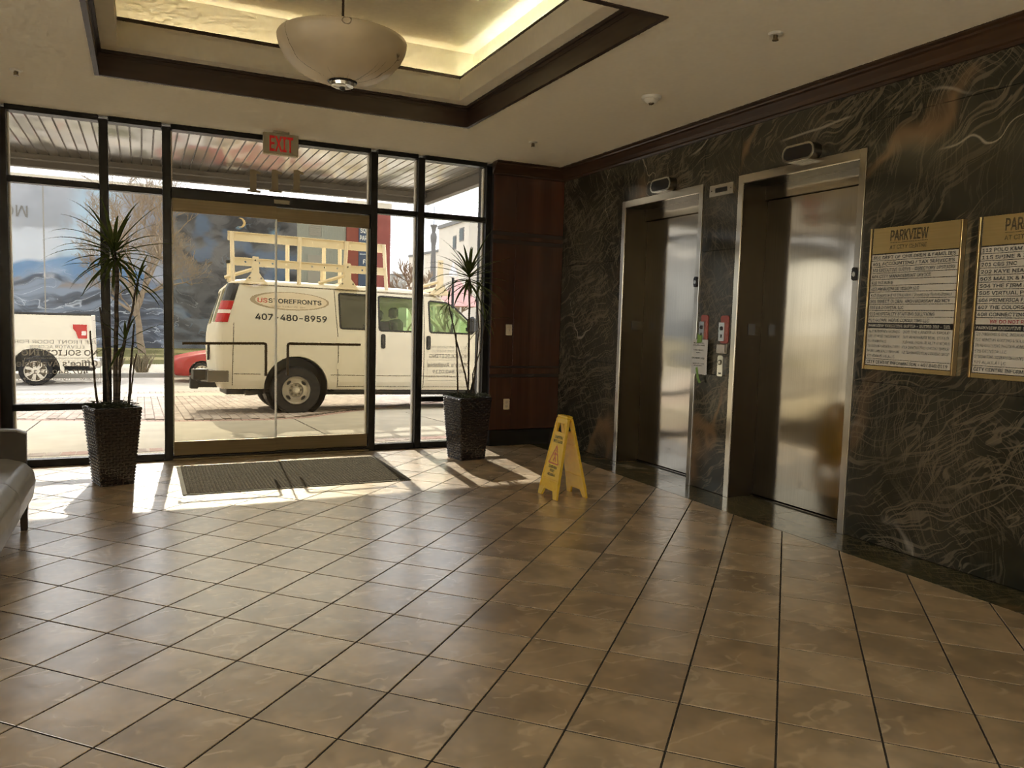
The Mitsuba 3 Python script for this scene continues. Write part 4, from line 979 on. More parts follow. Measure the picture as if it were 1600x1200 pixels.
win = {'w2': [(1.30, 1.335), (1.30, 1.895), (1.905, 1.885), (1.905, 1.335)], 'w1': [(.665, 1.345), (.65, 1.905), (1.155, 1.90), (1.165, 1.345)], 'w3': [(2.17, 1.335), (2.165, 1.862), (2.48, 1.845), (2.62, 1.78), (2.93, 1.50), (2.95, 1.335)]}
def poly_r(P, r_=.035): return Polygon(P).buffer(-r_).buffer(r_, quad_segs=4)
def through(P, y0, y1):
    m_ = prism(P, y1-y0); v = m_.vertices.copy(); m_.vertices = np.c_[v[:, 0], y0+v[:, 2], v[:, 1]]
    if m_.volume < 0: m_.invert()
    return man(m_)
for nm in win: body = body-through(poly_r(win[nm]), -.1, .5)
body = body-through(poly_r(win['w3']), 1.5, 2.1)
rw = sbox(.25, 1.37, .90, 1.95)                    # rear windows and windscreen, cut along x
def alongx(P, x0, x1):
    m_ = prism(P, x1-x0); v = m_.vertices.copy(); m_.vertices = np.c_[x0+v[:, 2], v[:, 0], v[:, 1]]
    if m_.volume < 0: m_.invert()
    return man(m_)
RWN = [poly_r([(.10, 1.39), (.17, 1.93), (.90, 1.93), (.90, 1.39)], .05), poly_r([(1.07, 1.39), (1.07, 1.93), (1.80, 1.93), (1.87, 1.39)], .05)]
for P in RWN: body = body-alongx(P, -1.5, -.9)
body = body-alongx(poly_r([(.22, 1.30), (.36, 1.86), (1.61, 1.86), (1.75, 1.30)], .06), 2.2, 3.6)
obj('body', vb(tri(body)), 'm_van', van, smooth=35)
def sidepatch(P, eps, th=.004, near=True):
    """A piece that follows the near side of the van: P in (along, up)."""
    P = P if isinstance(P, Polygon) else Polygon(P)
    m_ = prism(P, th); m_ = m_.subdivide_to_size(.12) if P.area > .05 else m_
    v = m_.vertices.copy(); y = np.array([YC-half(z_) for z_ in v[:, 1]])
    m_.vertices = np.c_[v[:, 0], y-eps-v[:, 2] if near else 2*YC-y+eps+v[:, 2], v[:, 1]]
    return m_
def spane(P, mat, near=True, eps=-.02):
    P = Polygon(P); v2, f2 = trimesh.creation.triangulate_polygon(P, engine='earcut'); m_ = mesh(np.c_[v2, np.zeros(len(v2))], f2)
    v = m_.vertices; y = np.array([YC-half(z_) for z_ in v[:, 1]])
    return obj('window_pane', vb(mesh(np.c_[v[:, 0], y-eps if near else 2*YC-y+eps, v[:, 1]], f2)), mat, van)
big = lambda P: list(poly_r(P).buffer(.012).exterior.coords)[:-1]
spane(big(win['w1']), 'm_vandark'); spane(big(win['w2']), 'm_vanglass'); spane(big(win['w3']), 'm_vanglass'); spane(big(win['w3']), 'm_vanglass', False)
for nm in win:
    P = poly_r(win[nm]); obj('window_seal', vb(sidepatch(Polygon(P.buffer(.016).exterior, [P.buffer(-.012).exterior]), .0, .005)), 'm_black', van)
for P in RWN:
    v2, f2 = trimesh.creation.triangulate_polygon(P.buffer(.01), engine='earcut')
    xw = np.interp(v2[:, 1], [l[0] for l in LV], [l[2] for l in LV])+.02
    obj('window_pane', vb(mesh(np.c_[xw, v2], f2)), 'm_vanglass', van)
wp = np.array([(.2, 1.28), (.34, 1.88), (1.63, 1.88), (1.77, 1.28)]); xw = np.interp(wp[:, 1], [l[0] for l in LV], [l[3] for l in LV])-.03
obj('windscreen', vb(mesh(np.c_[xw, wp], [(0, 1, 2), (0, 2, 3)])), 'm_vanglass', van)
# rear quarter: black corner, tail lamp, seams
def corner(z0, z1, inset0, inset1, eps):
    """Strip that wraps the near rear corner between two heights."""
    V, f = [], []; zs_ = np.linspace(z0, z1, 7)
    for z_ in zs_:
        hw = half(z_); x0 = np.interp(z_, [l[0] for l in LV], [l[2] for l in LV]); r_ = .13
        pts = [(x0+inset1, -hw)]+[(x0+r_-r_*math.sin(a), -hw+r_-r_*math.cos(a)) for a in np.linspace(0, PI/2, 7)]+[(x0, -hw+inset0)]
        for k, (x_, y_) in enumerate(pts):
            nx_, ny_ = (0, -1) if k == 0 else (-1, 0) if k == 8 else (-math.sin((k-1)*PI/12), -math.cos((k-1)*PI/12))
            V.append((x_+nx_*eps, YC+y_+ny_*eps, z_))
    for i in range(6):
        for j in range(8): a = i*9+j; f += [(a, a+1, a+10), (a, a+10, a+9)]
    return mesh(V, f)
obj('corner_panel', vb(corner(1.705, 1.975, .15, .16, .005)), 'm_blackgloss', van)
obj('tail_lamp', vb(corner(1.565, 1.70, .15, .16, .012)), 'm_lampred', van); obj('tail_lamp', vb(corner(1.51, 1.563, .15, .16, .012)), 'm_lampclear', van); obj('tail_lamp', vb(corner(1.375, 1.508, .15, .16, .012)), 'm_lampred', van)
def seam(pts, w_=.010):
    from shapely.geometry import LineString
    q = np.array(LineString(pts).segmentize(.05).coords)
    return cat([sidepatch(LineString([a_, b_]).buffer(w_/2, cap_style='flat'), .0015, .003) for a_, b_ in zip(q[:-1], q[1:])])
for pts in ([(-.955, .42), (-.955, .9), (-.945, 1.37)], [(.63, .40), (.63, 1.1), (.60, 1.5), (.575, 1.95)], [(1.235, .40), (1.235, 1.94)], [(2.065, .40), (2.065, 1.2), (2.075, 1.94)], [(.63, .42), (2.0, .42)], [(2.07, .42), (2.9, .42)], [(-.95, 1.965), (.5, 1.967), (2.3, 1.95)], [(3.0, .5), (3.0, 1.24)], [(-.94, .60), (-.55, .60)], [(.52, .60), (2.7, .60)]):
    obj('seam', vb(seam(pts)), 'm_seam', van)
obj('drip_rail', vb(cat([sidepatch(sbox(-.9, 1.975, 2.3, 1.995), 0, .012)])), 'm_van', van)
from shapely.geometry import Point
arch = Point(0, 0).buffer(.53, quad_segs=16).difference(Point(0, 0).buffer(.485, quad_segs=16)).intersection(sbox(-1, -.0, 1, 1))
for s_ in (0, 3.43): obj('arch_lip', vb(sidepatch(affinity.translate(arch, s_-.01, .40), 0, .015)), 'm_van', van)
liner = cat([lathe([(.475, 0), (.475, .38), (.0, .38)], n=30)])
for s_ in (0, 3.43):
    l_ = liner.copy(); v = l_.vertices.copy(); l_.vertices = np.c_[s_-.01+v[:, 0], .03+v[:, 2], .40+v[:, 1]]; obj('wheel_well', vb(l_), 'm_black', van)
for nm, z_ in (('hinge', .74), ('hinge', 1.16)): obj(nm, vb(sidepatch(sbox(.605, z_-.05, .655, z_+.05), 0, .006)), 'm_van', van)
for s_ in (1.36, 2.14):
    P = rrect(.075, .235, .03); P = affinity.translate(P, s_-.037, 1.04)
    k = obj('door_handle', vb(sidepatch(P, 0, .008)), 'm_black', van)
    obj('pull', vb(sidepatch(affinity.translate(rrect(.04, .15, .018), s_-.02, 1.10), .008, .012)), 'm_blackgloss', k)
obj('chassis', vb(cat([bx(-1.0, 4.1, .45, 1.6, .27, .40), bx(.6, 2.9, .16, 1.85, .32, .39)])), 'm_black', van)
obj('tow_hitch', vb(cat([bx(-1.45, -1.1, .9, 1.05, .36, .44), bx(-1.5, -1.38, .86, 1.09, .34, .54, .01)])), 'm_black', van)
bp = Polygon([(-1.30, -.0), (-1.02, -.0), (-1.02, .0), (-1.02, .08), (-1.14, .12), (-1.16, 1.85), (-1.02, 1.9), (-1.02, 1.97), (-1.30, 1.97), (-1.36, 1.6), (-1.36, .35)]).buffer(.01)
bm = prism(bp, .17); bm.apply_translation((0, 0, .475)); obj('bumper', vb(bm), 'm_bumperdark', van)
obj('bumper_step', vb(cat([bx(-1.5, -1.28, .12, .62, .50, .66, .01), bx(-1.42, -1.30, .65, 1.3, .46, .58, .01)])), 'm_black', van)
obj('exhaust', vb(cat([tube([(-.75, .25, .30), (-.6, .28, .31), (-.3, .35, .33)], .04, 10)])), 'm_steeldark', van)
obj('rear_handle', vb(cat([bx(-1.245, -1.215, .92, 1.05, .80, 1.08, .006)])), 'm_black', van)
obj('axle', vb(cat([cyl((0, .2, .35), (0, 1.8, .35), .05, 12), lathe([(0, -.16), (.12, -.12), (.16, 0), (.12, .12), (0, .16)], (0, .98, .35), 16)])), 'm_black', van)
for s_ in (0, 3.43):
    dz = 0.0
    wheel(van, s_, .045, .352, .378, .24, .222, 'steel', vw, 'm_rim')
    wheel(van, s_, 1.925, .352, .378, .24, .222, 'steel', vw, 'm_rim', side=1)
# cab interior
for yc_ in (.52, 1.42):
    k = obj('seat', vb(cat([bx(1.75, 2.25, yc_-.25, yc_+.25, .85, 1.02, .05)])), 'm_lampgrey', van)
    obj('seat_back', vb(cat([bx(1.62, 1.80, yc_-.25, yc_+.25, .95, 1.55, .06), bx(1.62, 1.74, yc_-.13, yc_+.13, 1.57, 1.75, .04)])), 'm_lampgrey', k)
obj('dashboard', vb(bx(2.75, 3.2, .15, 1.8, .95, 1.25, .05)), 'm_black', van)
sw_ = trimesh.creation.torus(.19, .016, major_sections=28, minor_sections=8); sw_.apply_transform(rotm(1.2, (0, 1, 0))); sw_.apply_translation((2.68, 1.42, 1.22)); obj('steering_wheel', vb(sw_), 'm_black', van)
obj('bulkhead', vb(bx(1.50, 1.53, .15, 1.8, .55, 1.5)), 'm_black', van)
mir = vb(cat([bx(2.80, 2.92, -.20, -.04, 1.33, 1.62, .04), bx(2.83, 2.88, -.06, .06, 1.38, 1.44)])); obj('door_mirror', mir, 'm_black', van)
# lettering
lo = affinity.translate(affinity.scale(Point(0, 0).buffer(1, quad_segs=24), .60, .142), -.11, 1.738); l2 = affinity.translate(affinity.scale(Point(0, 0).buffer(1, quad_segs=24), .545, .128), -.09, 1.74)
lg = obj('logo', vb(sidepatch(lo, .001, .001)), 'm_logoedge', van)
obj('logo_face', vb(sidepatch(l2, .0026, .001)), 'm_logo', lg)
def vtext(s, x, z_, h_, w, mat, par, bold=True):
    m_ = text(s, h_, w, .001, bold); v = m_.vertices.copy(); y = np.array([YC-half(b) for b in v[:, 1]+z_]); m_.vertices = np.c_[v[:, 0]+x, y-.0042-v[:, 2], v[:, 1]+z_]
    obj('lettering', vb(m_), mat, par)
vtext('US', -.60, 1.70, .068, .145, 'm_van_red', lg); vtext('STOREFRONTS', -.44, 1.70, .066, .81, 'm_ink', lg); vtext('Glass & Mirrors, Inc', -.40, 1.637, .026, .52, 'm_logoedge', lg, False)
vtext('407-480-8959', -.635, 1.432, .092, 1.085, 'm_ink', van)
# ladder rack
RY = [.10, 1.85]
def rail(t, x0, x1, y, z, h_, hx):
    P = sbox(x0, z-h_/2, x1, z+h_/2)
    for a in hx: P = P.difference(Point(a, z).buffer(.016, quad_segs=3))
    m_ = prism(P, .012); v = m_.vertices.copy(); m_.vertices = np.c_[v[:, 0], y-v[:, 2], v[:, 1]]
    return obj('rack_rail', vb(cat([m_, bx(x0, x1, y-.035, y, z+h_/2-.006, z+h_/2+.006), bx(x0, x1, y-.035, y, z-h_/2-.006, z-h_/2+.006)])), 'm_rack', van)
hol = list(np.arange(-.98, 1.36, .2))
rail(van, -1.04, 1.40, RY[0], 2.675, .125, hol); rail(van, -.96, 1.40, RY[0], 2.30, .11, hol)
def bar(a, b, w_): return tube([a, b], w_, 4)
for (xt, xb2) in ((-.985, -.955), (.02, .02), (.755, .725), (1.365, 1.43)):
    obj('rack_post', vb(bar((xt, RY[0]-.03, 2.74), (xb2, RY[0]-.0, 2.0), .032)), 'm_rack', van)
FY = 6.35
fr = [at(px, py, FY) for px, py in ((366, 371), (598, 386))]
obj('rack_rail', bx(fr[0][0], fr[1][0], FY-.02, FY+.02, (fr[0][2]+fr[1][2])/2-.05, (fr[0][2]+fr[1][2])/2+.05), 'm_rack', van)
for px, py, pb in ((449, 377.5, 440), (506, 382.5, 443), (531, 384.5, 444)):
    a, b = at(px, py, FY), at(px, pb, FY); obj('rack_post', bar((a[0], FY, a[2]), (b[0], FY, b[2]-.05), .036), 'm_rack', van)
for xt in (-.64, .77, 2.36): obj('rack_cross_bar', vb(bx(xt-.03, xt+.03, .1, 1.86, 2.075, 2.12, .005)), 'm_rack', van)
for xt, hh in ((-.64, 2.39), (.775, 2.39), (2.35, 2.56)):
    br = Polygon([(xt-.16, 2.0), (xt+.17, 2.0), (xt+.06, 2.14), (xt+.05, hh), (xt-.04, hh), (xt-.05, 2.14)]); m_ = prism(br, .025); v = m_.vertices.copy(); m_.vertices = np.c_[v[:, 0], .09-v[:, 2], v[:, 1]]
    k = obj('rack_foot', vb(m_), 'm_rack', van)
    obj('foot_plate', vb(bx(xt-.17, xt+.18, .06, .2, 1.975, 2.0, .004)), 'm_rack', k)
    obj('bolt', vb(cat([cyl((xt+a, .06, b), (xt+a, .05, b), .014, 8) for a, b in ((-.08, 2.06), (.09, 2.06), (0, hh-.06))])), 'm_steeldark', k)
    obj('arm', vb(bar((xt-.42, .25, 2.06), (xt-.02, .08, 2.20), .028)), 'm_rack', k)
    obj('arm_post', vb(cat([bar((xt-.36, .28, 2.0), (xt-.36, .28, 2.28), .03)])), 'm_rack', k)
    obj('arm_cap', vb(bx(xt-.40, xt-.32, .24, .32, 2.28, 2.33, .004)), 'm_black', k)

# ---- pickup truck at the far kerb
pk = thing('pickup_truck', 'cream white pickup truck bed with red tail light seen through the left pane', 'pickup truck')
hubp = atd(54.6, 557, 21.3)
tp = xf(trimesh.transformations.translation_matrix((hubp[0], hubp[1]+.02, -.84)))
S = lambda px, py: (at(px, py, hubp[1])[0]-hubp[0], at(px, py, hubp[1])[2]+.84)
tx1, zt_ = S(144, 493); _, zb_ = S(140, 546)
bed = man(loft([(.55, .98, -1.9, tx1-.02, .1, .05), (.75, 1.0, -1.9, tx1, .1, .05), (1.2, 1.0, -1.9, tx1, .1, .06), (zt_-.02, .985, -1.9, tx1-.015, .1, .06), (zt_, .96, -1.9, tx1-.03, .1, .06)], 1.0))
bed = bed-man(bx(-1.8, tx1-.1, .12, 1.88, .85, 2.2))
for x in (0.0, -3.7): bed = bed-man(cyl((x, -.2, .45), (x, .45, .45), .60, 40))-man(cyl((x, 1.55, .45), (x, 2.2, .45), .60, 40))
obj('bed', tp(tri(bed)), 'm_truck', pk, smooth=30)
cab = man(loft([(.5, .98, -4.6, -1.93, .3, .05), (.8, 1.0, -5.0, -1.93, .35, .05), (1.2, 1.0, -5.0, -1.93, .35, .05), (1.28, .98, -4.9, -1.93, .35, .05), (1.32, .96, -3.9, -1.95, .2, .05), (1.85, .80, -3.3, -2.05, .2, .1), (1.92, .7, -3.1, -2.2, .2, .15)], 1.0))
cab = cab-man(cyl((-3.7, -.2, .45), (-3.7, .45, .45), .56, 40))
obj('cab', tp(tri(cab)), 'm_truck', pk, smooth=30)
obj('side_window', tp(mesh([(-3.65, -.0+.035, 1.36), (-2.1, .035, 1.36), (-2.15, .175, 1.8), (-3.25, .175, 1.8)], [(0, 1, 2), (0, 2, 3)])), 'm_blackgloss', pk)
archp = Point(0, .45).buffer(.70, quad_segs=16).difference(Point(0, .45).buffer(.60, quad_segs=16)).intersection(sbox(-2, .35, 2, 2))
for x in (0, -3.7):
    m_ = prism(affinity.translate(archp, x, 0), .03); v = m_.vertices.copy(); m_.vertices = np.c_[v[:, 0], -v[:, 2], v[:, 1]]; obj('arch_lip', tp(m_), 'm_truck', pk)
    wheel(pk, x, .04, .41, .41, .26, .285, 'spoke7', tp, 'm_alloy')
    wheel(pk, x, 1.96, .41, .41, .26, .285, 'spoke7', tp, 'm_alloy', side=1)
    obj('wheel_well', tp(bx(x-.58, x+.58, .44, 1.56, .45, 1.0)), 'm_black', pk)
la, lb = S(114, 507), S(136, 529); lm = S(120, 519)
lamp = Polygon([(la[0], la[1]), (lb[0], la[1]), (lb[0], lb[1]), (lm[0]+.03, lb[1]), (lm[0]-.02, lm[1]), (la[0], lm[1]+.1)])
def face(P, y, th): 
    m_ = prism(P, th); v = m_.vertices.copy(); m_.vertices = np.c_[v[:, 0], y-v[:, 2], v[:, 1]]; return m_
k = obj('tail_lamp', tp(face(lamp, .0, .03)), 'm_lampred', pk)
obj('reverse_lens', tp(face(sbox(lm[0]+.12, (lm[1]+lb[1])/2, lb[0]-.02, lm[1]+.03), -.03, .004)), 'm_lampclear', k)
obj('bumper', tp(bx(tx1-.12, tx1+.2, .05, 1.95, .50, .72, .03)), 'm_bumper', pk)
obj('bed_rail_cap', tp(bx(-1.88, tx1-.03, .015, .12, zt_-.01, zt_+.05, .01)), 'm_black', pk)
obj('frame_rail', tp(bx(-4.5, tx1, .5, 1.5, .38, .6)), 'm_black', pk)

# ---- red hatchback at the far kerb
rc = thing('car', 'red compact car whose front shows between the left pane and the van', 'car')
hubr = atd(315.6, 562, 23.5)
tr = xf(trimesh.transformations.translation_matrix((hubr[0], hubr[1]+.02, -.84)))
cb_ = loft([(.22, .82, -.72, 3.2, .35, .3), (.32, .88, -.84, 3.3, .4, .3), (.50, .90, -.90, 3.35, .42, .3), (.66, .905, -.86, 3.36, .42, .3), (.78, .90, -.70, 3.36, .40, .3), (.88, .885, -.25, 3.35, .35, .3), (.97, .86, .30, 3.32, .3, .3), (1.03, .80, .62, 3.25, .25, .3), (1.25, .70, 1.05, 3.05, .2, .25), (1.42, .62, 1.4, 2.75, .2, .25), (1.47, .5, 1.65, 2.4, .2, .25)], .9)
cbm = man(cb_)
for x in (0.0, 2.6): cbm = cbm-man(cyl((x, -.2, .32), (x, .35, .32), .37, 36))-man(cyl((x, 1.45, .32), (x, 2.0, .32), .37, 36))
obj('body', tr(tri(cbm)), 'm_car', rc, smooth=40)
for x in (0.0, 2.6):
    wheel(rc, x, .03, .315, .315, .2, .225, 'spoke10', tr, 'm_alloy'); wheel(rc, x, 1.77, .315, .315, .2, .225, 'spoke10', tr, 'm_alloy', side=1)
    obj('wheel_well', tr(bx(x-.36, x+.36, .34, 1.46, .3, .66)), 'm_black', rc)
hl = loft([(.60, .875, -.84, -.2, .36, .05), (.665, .895, -.79, -.16, .36, .05), (.73, .90, -.72, -.2, .36, .03)], .9); obj('headlight', tr(hl), 'm_lampclear', rc)
obj('grille', tr(bx(-.92, -.85, .35, 1.45, .34, .52, .02)), 'm_black', rc)
obj('side_window', tr(mesh([(1.0, .115, 1.03), (2.9, .13, 1.03), (2.6, .25, 1.36), (1.45, .25, 1.38)], [(0, 1, 2), (0, 2, 3)])), 'm_blackgloss', rc)
obj('windscreen', tr(mesh([(.66, .2, 1.045), (.66, 1.6, 1.045), (1.36, 1.42, 1.415), (1.36, .38, 1.415)], [(0, 1, 2), (0, 2, 3)])), 'm_blackgloss', rc)

# ================================================================== far side of the street
MY = 38.0
mx1 = at(464, 450, MY)[0]; cx1 = at(540, 450, MY)[0]; sx1_ = at(608, 450, MY)[0]; mx0 = -40.0
ztop = float(at(150, 289, MY)[2])
U = lambda px, py: (float(at(px, py, MY)[0]), float(at(px, py, MY)[2]))
bl = [U(*q) for q in ((150, 320), (100, 420), (300, 330), (376, 348), (190, 300))]
def mural(p, n, uv):
    x, z = p.x, p.z
    w = fbm(x*.35, z*.35, 0, 4); w2 = fbm(x*.9+w*4, z*1.3+w*3, 3, 4)
    sky_ = mix((.33, .355, .39), (.44, .46, .50), smoothstep(.3, .7, w))
    cl = smoothstep(.48, .60, fbm(x*.30, z*.62+3, 7, 4))*(mi.Float(1)-smoothstep(4.5, 7.0, z))*smoothstep(2.0, 3.2, z)
    c = mix(sky_, (.62, .66, .71), cl*.8)
    blue = mix((.07, .18, .36), (.24, .38, .55), w2)
    # blue plume and hill
    plume = (mi.Float(1)-smoothstep(.3, 1.6, dr.abs(x-(bl[0][0]+.25*(z-bl[0][1])))))*smoothstep(.35, .6, w2+.12)
    c = mix(c, mix((.30, .47, .60), (.50, .62, .70), w2), plume*.9)
    hill = (mi.Float(1)-smoothstep(-.12, .12, z-(bl[1][1]+.9-.10*dr.square(x-bl[1][0]-.6)+(w-.5)*1.2)))*smoothstep(mi.Float(2.2), mi.Float(2.9), z)
    c = mix(c, blue, hill*.95)
    # waves along the bottom
    wv = fbm(x*.45+w*2.5, z*2.6+w*5, 11, 4)
    wave = mix((.075, .085, .105), (.27, .32, .40), smoothstep(.35, .68, wv))
    wave = mix(wave, mi.Color3f(.52, .57, .63), (mi.Float(1)-smoothstep(.0, .02, dr.abs(fbm(x*.5+w*2, z*1.9+w*4, 13, 4)-.52)))*.8)
    lo_ = mi.Float(1)-smoothstep(2.2, 3.2, z+(w-.5)*2.2)
    c = mix(c, wave, lo_)
    tan = (mi.Float(1)-smoothstep(.05, .35, dr.abs(z-2.75-(w-.5)*1.8-.05*(x-bl[1][0]))))*smoothstep(.45, .6, w2)
    c = mix(c, mi.Color3f(.30, .22, .15), tan*.6)
    # dark swirling right half
    dk = smoothstep(bl[4][0]-.5, bl[4][0]+4.0, x+(w-.5)*5)*(mi.Float(1)-smoothstep(bl[3][0]+2.5, bl[3][0]+8.5, x-(6.5-z)*.9))
    sw2 = fbm(x*.55+w2*2.4, z*1.0+w*3.0, 21, 5)
    dark = mix((.035, .038, .048), (.155, .16, .18), smoothstep(.32, .7, sw2))
    dark = mix(dark, mi.Color3f(.17, .27, .38), (mi.Float(1)-smoothstep(.0, .035, dr.abs(fbm(x*.6+w*3, z*1.5+w2*2, 31, 3)-.47)))*smoothstep(.5, .62, fbm(x*.4, z*.5, 37, 3))*.9)
    dark = mix(dark, mi.Color3f(.10, .17, .30), smoothstep(.6, .72, fbm(x*.8+5, z*.9, 41, 3))*.7)
    c = mix(c, dark, dk*(mi.Float(1)-lo_*.35))
    gr = smoothstep(bl[3][0]+2.0, bl[3][0]+5.0, x-(6.5-z)*.3)
    c = mix(c, mix((.17, .18, .21), (.26, .27, .30), w2), gr*smoothstep(mi.Float(.6), mi.Float(2.6), z)*.85)
    mo = (bl[3][0], bl[3][1]); d1 = dr.sqrt(dr.square(x-mo[0])+dr.square(z-mo[1])); d2 = dr.sqrt(dr.square(x-mo[0]+.10)+dr.square(z-mo[1]))
    c = mix(c, mi.Color3f(.62, .45, .22), (mi.Float(1)-smoothstep(.25, .28, d1))*smoothstep(.22, .25, d2))
    return c
pr('m_mural', proc(mural), .8, spec=.15)
mb = thing('building', 'long building with a cloud and dark water mural painted on its street wall', 'building')
obj('wall', bx(mx0, mx1-.01, MY, MY+12, -.95, ztop), 'm_mural', mb)
obj('parapet', bx(mx0-.1, mx1-.01, MY-.08, MY+12, ztop, ztop+.25), 'm_stucco', mb)
for q in (67, 1): obj('wall_joint', bx(U(q, 300)[0]-.03, U(q, 300)[0]+.03, MY-.012, MY, -.9, ztop), 'm_kerb', mb)
mm = text('MO', 1.0, None, .02, False); mm.apply_scale((.5, .56, 1)); mm.apply_transform(rotm(PI, (0, 0, 1))); b_ = mm.bounds
qx = U(43, 320); obj('lettering', put_on(mm, (qx[0]-b_[1][0], MY-.01, qx[1]-b_[0][1]-.62), FWALL), 'm_lampgrey', mb)
b2 = thing('building', 'grey corrugated building part between the mural and the red corner', 'building')
xr = np.linspace(mx1, cx1, 31); cat_ = [bx(mx1, cx1, MY+.05, MY+12, -.95, ztop)]+[bx(a, a+(xr[1]-xr[0])*.5, MY+.02, MY+.06, -.9, ztop-.02) for a in xr[:-1]]
obj('wall', cat(cat_), 'm_corrug', b2)
v0, v1 = U(483, 349), U(502, 369); obj('louvre', cat([bx(v0[0], v1[0], MY-.01, MY+.03, z_, z_+.09) for z_ in np.linspace(v1[1], v0[1], 7)]), 'm_kerb', b2)
v0, v1 = U(481, 398), U(504, 470); obj('door_panel', bx(v0[0], v1[0], MY-.02, MY+.03, v1[1], v0[1]), 'm_kerb', b2)
obj('parapet', bx(mx1, cx1, MY-.05, MY+12, ztop, ztop+.25), 'm_stucco', b2)
b3 = thing('building', 'dark red corner building with a navy parking sign panel', 'building')
zr3 = at(590, 327, MY)[2]
obj('wall', bx(cx1+.02, sx1_, MY-.1, MY+12, -.95, zr3), 'm_brickred', b3)
obj('parapet', bx(cx1+.02, sx1_+.05, MY-.18, MY+12, zr3, at(590, 317, MY)[2]), 'm_stucco', b3)
n0, n1 = U(560, 345), U(600, 470)
k = obj('sign_panel', bx(n0[0], n0[0]+1.06, MY-.16, MY-.09, n1[1], n0[1]+.75), 'm_navy', b3)
for s, px, py, h_, w_ in (('TOWN', 566, 352, .27, .70), ('SQUARE', 562, 364, .27, .94), ('PARKING', 561.3, 375.5, .27, .97), ('FREE', 566, 413, .27, .68)):
    q = U(px, py); obj('lettering', put_on(text(s, h_, w_, .02), (q[0], MY-.16, q[1]), FWALL), 'm_white', k)
q = U(561, 398); obj('rule', bx(q[0], q[0]+.95, MY-.18, MY-.16, q[1], q[1]+.06), 'm_bluegrey', k)
# right hand distance
def block(name, lab, px0, px1, ptop, Y, dep, mat, wins=()):
    t = thing('building', lab, 'building'); a, b = at(px0, ptop, Y), at(px1, ptop, Y)
    obj('wall', bx(a[0], b[0], Y, Y+dep, -.95, a[2]), mat, t)
    obj('parapet', bx(a[0]-.15, b[0]+.15, Y-.15, Y+dep, a[2], a[2]+.35), 'm_lampgrey', t)
    for (x0, y0, x1, y1) in wins:
        c, d = at(x0, y0, Y), at(x1, y1, Y); f2 = obj('window', bx(c[0], d[0], Y-.06, Y+.05, d[2], c[2]), 'm_white', t)
        w_ = .12; obj('pane', bx(c[0]+w_, d[0]-w_, Y-.08, Y-.05, d[2]+w_, c[2]-w_), 'm_windowfar', f2)
    return t
def prismblock(lab, pts, Y, dep, mat, wins=(), facet=None):
    """Building whose street wall recedes: pts = two (px, ptop, Y) corners of the visible wall."""
    t = thing('building', lab, 'building')
    (ax, ay, aY), (bx_, by, bY) = pts
    B = at(bx_, by, bY); A = atz(ax, ay, B[2]); zt2 = B[2]; d = np.array([B[0]-A[0], B[1]-A[1]]); L = np.linalg.norm(d); d /= L; nrm = np.array([-d[1], d[0]])
    m_ = bx(0, L, 0, dep, -.95, zt2); M = np.eye(4); M[:2, 0] = d; M[:2, 1] = nrm; M[:2, 3] = A[:2]; m_.apply_transform(M); obj('wall', m_, mat, t)
    m_ = bx(.02, L-.02, -.2, dep, zt2, zt2+.4); m_.apply_transform(M); obj('parapet', m_, 'm_lampgrey', t)
    for (x0, y0, x1, y1) in wins:
        def hit(px, py):
            r_ = ray(px, py); den = r_[:2]@nrm; tt = ((A[:2]-CAM[:2])@nrm)/den; P = CAM+r_*tt; return (P[:2]-A[:2])@d, P[2]
        c, e = hit(x0, y0), hit(x1, y1)
        m_ = bx(c[0], e[0], -.06, .05, e[1], c[1]); m_.apply_transform(M); f2 = obj('window', m_, 'm_lampgrey', t)
        m_ = bx(c[0]+.15, e[0]-.15, -.09, -.05, e[1]+.15, c[1]-.15); m_.apply_transform(M); obj('pane', m_, 'm_windowfar', f2)
    return t
tbk = prismblock('tall pale beige building with two dark windows behind the lamp column', [(686, 358.5, None), (733, 344, 70.0)], 0, 14, 'm_beige', [(708.5, 369, 713, 389), (718.5, 357, 725, 376)])
B_ = at(733, 344, 70.0); obj('side_wall', bx(B_[0]+.05, B_[0]+16, 70.0, 70.25, -.95, B_[2]), 'm_bluegrey', tbk);  # shade on this face of the beige building is put into its blue-grey colour
prismblock('lower pale beige building left of the taller one', [(639, 402, None), (690, 393, 118.0)], 0, 3, 'm_beige')
block('building', 'low grey distant building left of the lamp column', 612, 636, 430, 150.0, 4, 'm_kerb', [(616, 434, 619, 440), (622, 434, 625, 440), (628, 434, 631, 440)])
lc_ = thing('light_column', 'tall grey stone column with a flared lantern top in the distance', 'column')
LY = 62.0; cpx = 677
def cz(py): return at(cpx, py, LY)[2]
sc_ = (at(cpx+1, 400, LY)[0]-at(cpx, 400, LY)[0])
ce_ = at(cpx, 400, LY); ce_ = np.array([ce_[0], LY, 0])
obj('shaft', lathe([(0, -.9), (sc_*4.6, -.9), (sc_*4.0, cz(420)), (sc_*3.2, cz(384)), (0, cz(384))], ce_, 20), 'm_lampgrey', lc_, smooth=40)
obj('collar', lathe([(sc_*3, cz(384)), (sc_*4.8, cz(374)), (sc_*5.0, cz(369)), (sc_*3.2, cz(364)), (0, cz(364))], ce_, 20), 'm_lampgrey', lc_, smooth=40)
obj('capital', lathe([(sc_*2.4, cz(364)), (sc_*3.0, cz(360)), (sc_*3.6, cz(356)), (sc_*5.4, cz(353)), (sc_*5.0, cz(351)), (0, cz(351))], ce_, 20), 'm_lampgrey', lc_, smooth=40)
obj('antenna', cyl((ce_[0], LY, cz(351)), (ce_[0], LY, cz(322)), sc_*.8, 6), 'm_bluegrey', lc_)
sl = thing('street_lamp', 'white globed street lamp on a black pole behind the right planter', 'street lamp')
